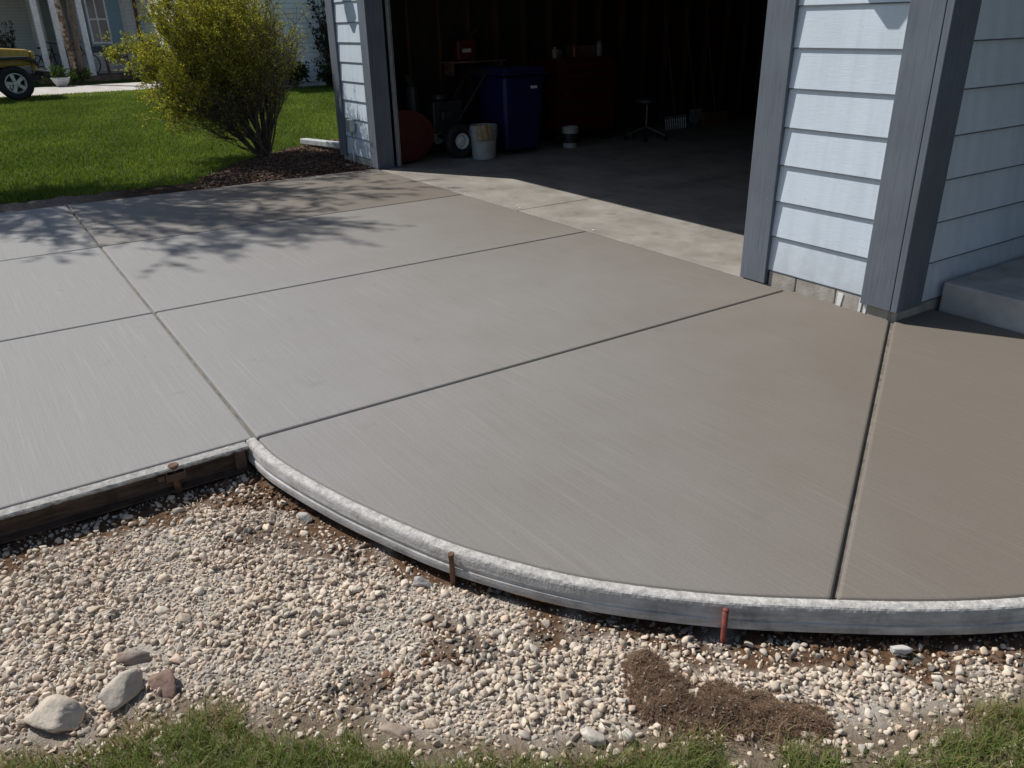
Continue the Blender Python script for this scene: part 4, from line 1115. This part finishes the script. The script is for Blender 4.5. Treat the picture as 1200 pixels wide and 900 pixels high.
def bucket(label, x, y, r, h, mat, band=None, cat='bucket'):
    b = simple('bucket', label, cat, (x, y, 0))
    P_('pail', b, M['pail'], lambda m: m.lathe([(0, .003), (r * .86, .003), (r * .88, .01), (r, h * .86), (r * 1.05, h * .87), (r * 1.05, h * .92), (r * 1.01, h * .93), (r * 1.02, h), (r * .98, h), (r * .84, .012), (0, .012)], (x, y, 0), 32), smooth=False)
    P_('bail', b, M['galv'], lambda m: m.tube([(x + r * 1.07 * math.cos(a) * .3 + r * .95 * (1 - abs(math.cos(a))) * .9, y + r * 1.08 * math.cos(a), h * .85 - r * 1.0 * math.sin(a)) for a in np.linspace(0, PI, 12)], .003, 6))
    if band: P_('sticker', b, band, lambda m: m.lathe([(r * .925, h * .25), (r * .985, h * .7), (r * .99, h * .7), (r * .93, h * .25)], (x, y, 0), 32, 'z', True))
    return b
bucket('white plastic bucket standing beside the snow blower in the garage', -5.86, 1.24, .15, .37, M['whiteplastic'])
bucket('small white pail with a dark sticker right of the blue wheeled bin', -5.90, 2.50, .095, .25, M['whiteplastic'], M['blackpaint'], 'pail')
m = MB()
vs = []; nn_ = 9
for i in range(nn_):
    for j in range(nn_):
        u, v = i / (nn_ - 1) - .5, j / (nn_ - 1)
        a = PI * 1.06 + u * 1.1
        rr_ = .163 + .014 * math.sin(u * 17 + v * 4) + .012 * (v > .3)
        zz_ = .375 + .02 * math.sin(v * 5) - .14 * max(0, v - .25) * 1.3
        vs.append((-5.86 - rr_ * math.cos(a) * (.8 + .2 * min(1, v * 3)), 1.24 + rr_ * math.sin(a) * (.8 + .2 * min(1, v * 3)) - .05, zz_))
m.add(vs, [(i * nn_ + j, i * nn_ + j + 1, (i + 1) * nn_ + j + 1, (i + 1) * nn_ + j) for i in range(nn_ - 1) for j in range(nn_ - 1)])
o = m.build('rag', pm('tan_cloth', (.32, .24, .13), (.45, .36, .22), 14, .9, .5, 70, .004), smooth=True)
md = o.modifiers.new('solid', 'SOLIDIFY'); md.thickness = .004
tag(o, 'tan rag draped over the rim of the white bucket', 'rag')
bn = simple('wheeled_bin', 'tall blue wheeled bin with closed lid against the garage wall', 'bin', (-6.12, 1.80, 0))
def taper(m, x0, x1, y0, y1, z0, z1, k):
    cx, cy = (x0 + x1) / 2, (y0 + y1) / 2
    lo = [(cx + (x - cx) * k, cy + (y - cy) * k, z0) for x, y in ((x0, y0), (x1, y0), (x1, y1), (x0, y1))]; hi = [(x, y, z1) for x, y in ((x0, y0), (x1, y0), (x1, y1), (x0, y1))]
    m.add(lo + hi, [(3, 2, 1, 0), (4, 5, 6, 7), (0, 1, 5, 4), (1, 2, 6, 5), (2, 3, 7, 6), (3, 0, 4, 7)])
P_('body', bn, M['blue'], lambda m: taper(m, -6.42, -5.82, 1.50, 2.08, .04, .86, .82), bevel=.05, seg=4)
P_('lid', bn, M['blue'], lambda m: [m.box(-6.45, -5.79, 1.47, 2.11, .865, .90), taper(m, -6.40, -5.84, 1.52, 2.06, .895, .95, 1.05)], bevel=.02, seg=3)
P_('handle', bn, M['blue'], lambda m: m.tube([(-6.47, 1.55, .84), (-6.50, 1.55, .86), (-6.50, 2.03, .86), (-6.47, 2.03, .84)], .014, 8))
P_('sticker', bn, M['whiteplastic'], lambda m: m.box(-5.818, -5.812, 1.86, 1.95, .72, .75))
for y in (1.53, 2.05): wheel(bn, -6.36, y, .11, .11, .05, .06, M['blackpaint'])
tc_ = simple('tool_chest', 'red rolling tool chest with drawers against the garage wall', 'tool chest', (-6.45, 2.95, 0))
P_('cabinet', tc_, M['red'], lambda m: m.box(-6.75, -6.16, 2.50, 3.42, .14, 1.0), bevel=.008)
for k, (za, zb) in enumerate(((.17, .36), (.37, .50), (.51, .64), (.65, .76), (.77, .87), (.88, .975))):
    d_ = P_('drawer', tc_, M['red'], lambda m: m.box(-6.159, -6.142, 2.60, 3.38, za, zb), bevel=.004)
    P_('pull', d_, M['chrome'], lambda m: m.box(-6.141, -6.128, 2.66, 3.32, zb - .022, zb - .010))
for x, y in ((-6.68, 2.58), (-6.24, 2.58), (-6.68, 3.34), (-6.24, 3.34)):
    P_('caster', tc_, M['black'], lambda m: [m.lathe([(.03, -.02), (.06, -.018), (.06, .018), (.03, .02)], (x, y, .06), 18, 'x'), m.box(x - .03, x + .03, y - .02, y + .02, .10, .139)])
CAN = [((.20, .19, .17), -6.33, 2.58, .035, .13, 'pale spray can at the front end of the red tool chest top'), ((.14, .12, .07), -6.42, 2.70, .05, .10, 'tan tin on the red tool chest beside the pale spray can'),
       ((.14, .03, .015), -6.30, 2.86, .03, .16, 'red spray can standing on the red tool chest'), ((.18, .18, .19), -6.36, 3.30, .045, .18, 'grey bottle at the far end of the red tool chest top')]
for k, (c, x, y, r, h, lb) in enumerate(CAN):
    m = MB(); m.lathe([(r * .9, 1.001), (r, 1.01), (r, 1.0 + h * .78), (r * .55, 1.0 + h * .86), (r * .5, 1 + h), (0, 1 + h)], (x, y, 0), 18)
    tag(m.build('can', flatmat('can_%d' % k, c, .4), smooth=False), lb, 'can')
cb = MB(); cb.box(-6.62, -6.34, 2.98, 3.22, 1.001, 1.13); cb.box(-6.618, -6.342, 3.09, 3.11, 1.1302, 1.1308)
tag(cb.build('cardboard_box', flatmat('brown_card', (.10, .065, .035), .9), bevel=.003), 'small cardboard box on top of the red tool chest', 'box')
sl_ = simple('stool', 'round black shop stool with bright metal legs beyond the tool chest', 'stool', (-5.84, 3.68, 0))
P_('seat', sl_, M['blackpaint'], lambda m: m.lathe([(0, .44), (.16, .44), (.18, .46), (.18, .49), (.16, .51), (0, .515)], (-5.84, 3.68, 0), 28), smooth=False)
P_('column', sl_, M['chrome'], lambda m: m.tube([(-5.84, 3.68, .12), (-5.84, 3.68, .44)], .012, 12))
for k in range(5):
    a = k * 2 * PI / 5 + .5
    lg = P_('leg', sl_, M['chrome'], lambda m: m.tube([(-5.84, 3.68, .16), (-5.84 + .26 * math.cos(a), 3.68 + .26 * math.sin(a), .06)], .009, 8))
    P_('caster', lg, M['black'], lambda m: m.lathe([(.01, -.014), (.03, -.012), (.03, .012), (.01, .014)], (-5.84 + .26 * math.cos(a), 3.68 + .26 * math.sin(a), .03), 14, 'x'))
for k, (y, kind, lb) in enumerate(((4.75, 'rake', 'long handled rake leaning on the garage wall past the stool'), (5.15, 'shovel', 'long handled shovel leaning on the garage wall beside the rake'), (5.55, 'broom', 'push broom leaning on the garage wall deepest in the garage'))):
    tl = simple(kind, lb, kind, (-6.5, y, 0))
    P_('shaft', tl, flatmat('ash_handle_%d' % k, (.075, .05, .03), .8), lambda m: m.tube([(-6.42, y, .18), (-6.79, y + .03, 1.62)], .014, 10))
    if kind == 'rake': P_('head', tl, M['galv'], lambda m: [m.box(-6.42, -6.39, y - .2, y + .2, .15, .18)] + [m.tube([(-6.405, y - .19 + .042 * q, .155), (-6.38, y - .19 + .042 * q, .0)], .005, 5) for q in range(10)])
    elif kind == 'shovel': P_('head', tl, M['galv'], lambda m: m.prism_x([(y - .11, .24), (y - .12, .1), (y, .0), (y + .12, .1), (y + .11, .24)], -6.42, -6.413))
    else: P_('head', tl, M['woodbrown'], lambda m: [m.box(-6.45, -6.38, y - .25, y + .25, .10, .18), m.box(-6.45, -6.385, y - .245, y + .245, .0, .099)])
part('wall_shelf', lambda m: [m.box(-6.805, -6.58, 1.25, 2.05, .985, 1.005), m.box(-6.80, -6.60, 1.30, 1.32, .85, .984), m.box(-6.80, -6.60, 1.98, 2.0, .85, .984)], M['woodbrown'])
fc = simple('fuel_can', 'red plastic fuel can on the shelf above the snow blower', 'fuel can', (-6.68, 1.5, 1.005))
P_('body', fc, M['red'], lambda m: m.box(-6.78, -6.60, 1.38, 1.64, 1.006, 1.24), bevel=.03, seg=3)
P_('spout', fc, M['blackpaint'], lambda m: m.tube([(-6.69, 1.60, 1.235), (-6.69, 1.62, 1.29), (-6.69, 1.70, 1.34)], .015, 8))
P_('sticker', fc, M['pail'], lambda m: m.box(-6.599, -6.596, 1.44, 1.56, 1.10, 1.14))

# ------------------------------------------------------------------ the neighbours across the lawn
tag(grid_sheet('concrete_drive', -25.6, -20.42, -26, 2.24, 1.2, lambda x, y: x * 0 - .006, pm('sunlit_old_concrete', (.42, .39, .35), (.54, .51, .47), 3, .85, .3, 60, .003)), kind='structure')
NH = thing('neighbour_house', 'pale vinyl sided house with a porch and projecting garage wing across the lawn', 'house', (-26, 1, 0))
NOFF = Vector((-2.0, .27, 0))
def np_(name, f, mat, parent=NH, fixed=False, **kw):
    o = part(name, f, mat, parent, **kw)
    if parent is NH and not fixed: o.location = NOFF
    return o
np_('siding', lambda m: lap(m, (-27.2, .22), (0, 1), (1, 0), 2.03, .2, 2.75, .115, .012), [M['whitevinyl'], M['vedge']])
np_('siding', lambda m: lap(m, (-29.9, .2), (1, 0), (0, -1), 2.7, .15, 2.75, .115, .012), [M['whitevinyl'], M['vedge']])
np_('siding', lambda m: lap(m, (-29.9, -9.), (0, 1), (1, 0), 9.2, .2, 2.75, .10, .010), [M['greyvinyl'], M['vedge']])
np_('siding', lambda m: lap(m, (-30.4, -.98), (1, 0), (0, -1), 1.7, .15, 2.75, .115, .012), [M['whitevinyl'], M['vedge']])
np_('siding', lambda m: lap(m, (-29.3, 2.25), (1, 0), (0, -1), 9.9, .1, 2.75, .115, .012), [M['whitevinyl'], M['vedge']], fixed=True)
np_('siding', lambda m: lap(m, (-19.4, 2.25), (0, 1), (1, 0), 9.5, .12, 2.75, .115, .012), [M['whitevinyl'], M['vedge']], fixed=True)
np_('wall_core', lambda m: [m.box(-27.6, -27.21, .24, 12, -.1, 2.74), m.box(-30.3, -29.92, -9, .2, -.1, 2.74), m.box(-29.9, -28.7, -.97, -.70, -.1, 2.74)], M['greyvinyl'])
np_('wall_core', lambda m: m.box(-29.2, -19.42, 2.27, 12, -.1, 2.74), M['greyvinyl'], fixed=True)
np_('corner_trim', lambda m: m.box(-19.46, -19.37, 2.22, 2.34, .1, 2.74), M['post'], fixed=True)
np_('corner_trim', lambda m: m.box(-27.19, -27.165, 1.46, 1.60, .2, 2.74), M['post'])
np_('corner_trim', lambda m: m.box(-27.19, -27.165, 1.84, 1.98, .2, 2.74), M['post'])
np_('downspout', lambda m: m.tube([(-27.1, 1.93, .1), (-27.1, 1.93, 2.7)], .05, 8), M['brownpaint'])
np_('garage_door', lambda m: [m.box(-25.7, -21.0, 2.20, 2.236, .02 + .53 * k, .54 + .53 * k) for k in range(4)], M['post'], bevel=.01, fixed=True)
bay = np_('bay', lambda m: m.prism_y([(-27.185, .78), (-26.86, .98), (-26.86, 2.6), (-27.185, 2.6)], .36, 1.40), M['bluepaint'], bevel=.01)
fr = np_('window_frame', lambda m: [m.box(-26.857, -26.83, .40, .45, 1.05, 2.5), m.box(-26.857, -26.83, .66, .70, 1.12, 2.44), m.box(-26.857, -26.83, .95, 1.0, 1.05, 2.5), m.box(-26.857, -26.832, .455, .945, 1.05, 1.11), m.box(-26.857, -26.832, .455, .945, 2.44, 2.5), m.box(-26.857, -26.834, .455, .945, 1.76, 1.80)], M['post'], bay)
np_('window_pane', lambda m: m.box(-26.857, -26.846, .452, .948, 1.112, 2.438), M['glass'], bay)
np_('porch_slab', lambda m: m.box(-29.9, -25.95, -1.45, 1.42, -.1, .14), pm('porch_slab_stain', (.13, .09, .07), (.22, .16, .13), 5, .9, .3, 50), bevel=.01)
for y in (-1.12, -.62, .12): np_('porch_post', lambda m: m.box(-26.2, -26.02, y - .085, y + .085, .14, 2.598), M['post'], bevel=.01)
np_('porch_beam', lambda m: m.box(-26.22, -26.0, -1.3, 1.5, 2.60, 2.755), M['post'])
np_('roof', lambda m: m.prism_y([(-25.9, 2.76), (-31.5, 4.5), (-37, 2.76), (-37, 2.86), (-31.5, 4.64), (-25.9, 2.86)], -9.4, 1.9), M['roof'])
np_('roof', lambda m: m.prism_y([(-28, 2.76), (-23.4, 4.9), (-19.0, 2.76), (-19.0, 2.86), (-23.4, 5.05), (-28, 2.9)], 1.95, 12.3), M['roof'], fixed=True)

# porch furniture, bikes, pots
bc = simple('porch_bench', 'low brown slatted bench below the bay window of the neighbour house', 'bench', (-26.45, .95, .14))
P_('seat', bc, M['woodbrown'], lambda m: m.box(-26.62, -26.30, .62, 1.34, .50, .53), bevel=.005)
P_('backrest', bc, M['woodbrown'], lambda m: [m.box(-26.66, -26.63, .62, 1.34, .6 + .09 * k, .66 + .09 * k) for k in range(3)] + [m.box(-26.665, -26.625, y, y + .04, .53, .90) for y in (.62, 1.30)])
for x, y in ((-26.60, .65), (-26.60, 1.31), (-26.33, .65), (-26.33, 1.31)): P_('leg', bc, M['woodbrown'], lambda m: m.box(x - .02, x + .02, y - .02, y + .02, .14, .499))
def bicycle():
    b = thing('bicycle', '', 'bicycle', (0, 0, 0), 'bicycles parked on the porch')
    for y in (-.5, .5):
        w_ = P_('wheel', b, M['black'], lambda m: m.lathe([(.318, -.018), (.335, -.012), (.335, .012), (.318, .018)], (0, y, .335), 36, 'x', True), smooth=True)
        P_('rim', w_, M['chrome'], lambda m: [m.lathe([(.30, -.01), (.317, -.01), (.317, .01), (.30, .01)], (0, y, .335), 30, 'x', True), m.tube([(-.05, y, .335), (.05, y, .335)], .02, 8)] + [m.tube([(0, y, .335), (0, y + .30 * math.cos(q * PI / 6), .335 + .30 * math.sin(q * PI / 6))], .0022, 4) for q in range(12)])
    P_('frame', b, M['blackpaint'], lambda m: [m.tube(p, .017, 8) for p in ([(0, -.5, .335), (0, -.08, .30), (0, .33, .78)], [(0, -.08, .30), (0, -.2, .80)], [(0, -.17, .74), (0, .32, .80)], [(0, -.5, .335), (0, -.18, .72)], [(0, .31, .90), (0, .36, .72), (0, .5, .335)])])
    P_('saddle', b, M['black'], lambda m: m.obox(Matrix.Translation((0, -.22, .85)), .13, .26, .05), bevel=.02)
    P_('handlebar', b, M['blackpaint'], lambda m: [m.tube([(-.29, .22, .98), (-.16, .30, .98), (.16, .30, .98), (.29, .22, .98)], .013, 8), m.tube([(0, .30, .9), (0, .30, .98)], .014, 8)])
    P_('crank', b, M['chrome'], lambda m: [m.lathe([(.03, .03), (.09, .03), (.09, .035), (.03, .035)], (0, -.08, .30), 20, 'x', True), m.tube([(.05, -.08, .30), (.06, .06, .22)], .01, 6)])
    return b
bk1 = bicycle(); bk1['label'] = 'dark bicycle leaning at the porch nearest the yellow car'
bc.location = bc.location + NOFF
bk1.location = (-28.45, -.85, .14); bk1.rotation_euler = (.0, .12, .9)
bk2 = copy_tree(bk1); bk2['label'] = 'dark bicycle between the mottled tree and the white corner post'; bk2.location = (-28.5, .0, .14); bk2.rotation_euler = (0, -.12, .35)
pot = MB(); pot.lathe([(0, 0), (.12, 0), (.20, .12), (.25, .22), (.26, .24), (.235, .24), (.18, .1), (0, .06)], (-25.35, -.86, -.004), 24)
tag(pot.build('bowl_planter', flatmat('pale_stone_bowl', (.50, .52, .54), .7), smooth=True), 'white bowl planter at the edge of the neighbour drive', 'planter')

def bush(name, label, cat, base, r, h, nst, leaf_n, lsize, pal, wts, group=None, lf=.25, trail=None, names=('stems', 'foliage'), flowers=None):
    base = np.array(base, float); t_ = thing(name, label, cat, tuple(base), group); st_ = []
    for k in range(nst):
        a = RNG.uniform(0, 2 * PI); u = RNG.random(); hh = h * RNG.uniform(.45, 1.); ro = r * math.sqrt(u) * RNG.uniform(.7, 1.1)
        tgt = base + np.array((ro * math.cos(a), ro * math.sin(a), hh)); st_.append((base + np.array((ro * .4 * math.cos(a), ro * .4 * math.sin(a), hh * .55)), tgt, .008 + .004 * h))
    woody(t_, base, st_, 7, 3, .22 * min(1.2, h + .4), .1, .01, leaf_n, lsize, pal, wts, lf, None, names)
    if flowers:
        m = MB()
        for k in range(flowers):
            x, y = base[0] + RNG.normal(0, r * .5), base[1] + RNG.normal(0, r * .5); z = base[2] + h * RNG.uniform(.75, 1.02)
            for q in range(5):
                a = q * 1.2566; M4 = Matrix.Translation((x, y, z)) @ Matrix.Rotation(a, 4, 'Z')
                m.add([M4 @ Vector(v) for v in ((0, 0, 0), (.02, -.012, .008), (.04, 0, .004), (.02, .012, .008))], [(0, 1, 2, 3)])
        m.build('blossoms', M['post'], t_)['kind'] = 'stuff'
    return t_
DG = [(.030, .055, .015), (.05, .085, .02), (.02, .035, .012)]
bush('low_shrub', 'low green plants along the porch edge behind the white bowl planter', 'plant', (-25.72, -1.0, 0), .35, .42, 16, 4, .06, [(.05, .10, .02), (.08, .13, .03), (.035, .06, .02)], [.4, .35, .25])
bush('low_shrub', 'low green plants between the white bowl planter and the mottled tree', 'plant', (-25.72, -.35, 0), .28, .34, 14, 4, .06, [(.05, .10, .02), (.08, .13, .03), (.035, .06, .02)], [.4, .35, .25])
bush('topiary', 'dark upright evergreen against the grey wall behind the yellow car', 'shrub', (-29.3, -1.75, 0), .42, 1.75, 22, 4, .06, DG, [.4, .2, .4])
bush('wall_shrub', 'tall dark leaved shrub trained against the white wall behind the garage corner', 'shrub', (-18.95, 4.72, 0), .62, 2.5, 22, 2.4, .085, [(.022, .028, .022), (.035, .045, .03), (.05, .04, .035)], [.45, .35, .2], None, .3)
bush('flowering_plant', 'low dark green clump with white blossoms at the foot of the tall dark shrub', 'plant', (-18.5, 4.55, 0), .42, .42, 22, 4, .07, DG, [.5, .3, .2], None, .2, None, ('stems', 'foliage'), 22)
bush('low_shrub', 'low dark green bush at the white wall behind the leggy yellow shrub', 'shrub', (-18.8, 3.7, 0), .45, .55, 20, 4, .07, DG, [.45, .3, .25])
# mottled two-stemmed tree in front of the porch
tt_ = thing('porch_tree', 'mottled brown tree trunk with a darker second stem in front of the porch', 'tree', (-25.85, -.33, 0))
mb_ = NT('mottled_bark'); bc_ = mb_.ramp(mb_.noise(9, 4), [(.35, (.06, .04, .03)), (.5, (.20, .14, .10)), (.62, (.52, .44, .36))]); M['mottle'] = mb_.done(bc_, .9, mb_.bump(mb_.noise(30, 4), .5, .01), 0, .2)
P_('trunk', tt_, M['mottle'], lambda m: m.tube([(-25.85, -.36, -.05), (-25.85, -.40, 1.), (-25.87, -.44, 2.), (-25.9, -.5, 3.4), (-25.9, -.5, 4.6)], [.10, .085, .08, .06, .03], 12), smooth=True)
P_('trunk', tt_, M['bark'], lambda m: m.tube([(-25.75, -.24, -.05), (-25.72, -.2, 1.), (-25.7, -.17, 2.), (-25.6, .0, 3.4), (-25.6, .1, 4.6)], [.085, .075, .07, .05, .025], 12), smooth=True)
st_ = []; T0 = np.array((-25.9, -.45, 3.0))
for k in range(16):
    a = RNG.uniform(0, 2 * PI); ez = RNG.uniform(-.2, 1.); rh = math.sqrt(1 - min(.9, ez * ez))
    st_.append((T0 + np.array((.5 * math.cos(a), .5 * math.sin(a), .6)), T0 + np.array((1.5 * rh * math.cos(a), 1.5 * rh * math.sin(a), 1.9 + 1.2 * ez)), .02))
woody(tt_, T0, st_, 6, 2, .6, .3, .03, .5, .06, DG, [.4, .4, .2], .35, None, ('limbs', 'crown'))

# yellow off-road car on the neighbour's drive, nose towards the porch
car = thing('off_road_car', 'yellow off-road car with black fenders parked on the neighbour drive', 'car', (-21.12, -3.48, 0))
cx, cy = -21.12, -3.48
B = lambda m, x0, x1, y0, y1, z0, z1: m.box(cx + x0, cx + x1, cy + y0, cy + y1, z0, z1)
P_('body', car, M['yellow'], lambda m: [B(m, -.72, .72, -1.75, .42, .52, 1.12), B(m, -.66, .66, .42, .62, .60, 1.13)], bevel=.03, seg=3)
def hood(m):
    y0, y1 = .625, 1.62
    vs = [(cx + sx * (.60 if y == y0 else .54), cy + y, z) for y, z0, z1 in ((y0, .70, 1.14), (y1, .72, 1.06)) for z in (z0, z1) for sx in (-1, 1)]
    m.add(vs, [(0, 1, 3, 2), (4, 6, 7, 5), (0, 2, 6, 4), (1, 5, 7, 3), (2, 3, 7, 6), (0, 4, 5, 1)])
P_('hood', car, M['yellow'], hood, bevel=.045, seg=3)
gr = P_('grille', car, M['yellow'], lambda m: B(m, -.56, .56, 1.625, 1.70, .60, 1.03), bevel=.02)
P_('slots', gr, M['blackpaint'], lambda m: [B(m, -.26 + .075 * k, -.22 + .075 * k, 1.701, 1.705, .68, .96) for k in range(7)])
for s in (-1, 1): P_('headlight', car, M['glass'], lambda m: m.lathe([(.095, 0), (.09, .03), (.05, .045), (0, .05)], (cx + s * .41, cy + 1.70, .83), 20, 'y'))
P_('bumper', car, M['blackpaint'], lambda m: [B(m, -.78, .78, 1.78, 1.92, .46, .60), B(m, -.4, -.32, 1.70, 1.78, .48, .58), B(m, .32, .4, 1.70, 1.78, .48, .58)], bevel=.02)
def flare(s, yc):
    def f(m):
        out = [(yc - .62, .62), (yc - .47, .86), (yc - .30, .93), (yc + .34, .93), (yc + .50, .86), (yc + .56, .74)]; inn = [(yc + .50, .72), (yc + .44, .80), (yc + .28, .86), (yc - .27, .86), (yc - .42, .79), (yc - .56, .60)]
        P = out + inn; n = len(P); a, b = (.545, .86) if yc > 0 else (.722, .86)
        m.add([(cx + s * x, cy + y, z) for x in (a, b) for y, z in P], [tuple(range(n))[::-1], tuple(range(n, 2 * n))] + [(i, (i + 1) % n, n + (i + 1) % n, n + i) for i in range(n)])
    return f
for s in (-1, 1):
    for yc in (1.18, -1.2): P_('fender', car, M['blackpaint'], flare(s, yc), bevel=.012)
for s in (-1, 1): P_('chassis_rail', car, M['blackpaint'], lambda m: B(m, s * .40 - .06, s * .40 + .06, -1.7, 1.75, .40, .515))
P_('axle', car, M['blackpaint'], lambda m: [m.tube([(cx - .75, cy + y, .37), (cx + .75, cy + y, .37)], .05, 10) for y in (1.18,)])
P_('axle', car, M['blackpaint'], lambda m: [m.tube([(cx - .75, cy + y, .37), (cx + .75, cy + y, .37)], .05, 10) for y in (-1.2,)])
for s in (-1, 1):
    for y in (1.18, -1.2):
        w_ = wheel(car, cx + s * .72, cy + y, .37, .37, .25 * s, .215, M['galv'], 5)
ws = P_('windshield_frame', car, M['yellow'], lambda m: [m.tube([(cx - .66, cy + .5, 1.12), (cx - .60, cy + .30, 1.70), (cx + .60, cy + .30, 1.70), (cx + .66, cy + .5, 1.12)], .03, 8)])
P_('windshield', ws, M['glass'], lambda m: m.add([(cx - .64, cy + .49, 1.14), (cx + .64, cy + .49, 1.14), (cx + .58, cy + .30, 1.68), (cx - .58, cy + .30, 1.68)], [(0, 1, 2, 3)]))
P_('soft_top', car, M['blackpaint'], lambda m: m.prism_x([(cy + .28, 1.70), (cy + .28, 1.76), (cy - 1.2, 1.80), (cy - 1.78, 1.72), (cy - 1.80, 1.125), (cy - 1.74, 1.125), (cy - 1.72, 1.68)], cx - .66, cx + .66), bevel=.02)
for s in (-1, 1):
    d_ = P_('door', car, M['yellow'], lambda m: B(m, min(s * .722, s * .745), max(s * .722, s * .745), -.62, .38, .56, 1.11), bevel=.012)
    P_('handle', d_, M['blackpaint'], lambda m: B(m, min(s * .746, s * .77), max(s * .746, s * .77), -.55, -.42, .98, 1.01))
    P_('mirror', car, M['blackpaint'], lambda m: B(m, min(s * .75, s * .93), max(s * .75, s * .93), .36, .42, 1.14, 1.30), bevel=.015)
wheel(car, cx, cy - 1.9, .95, .36, .22, .2, M['galv'], 5, 'spare_wheel').name
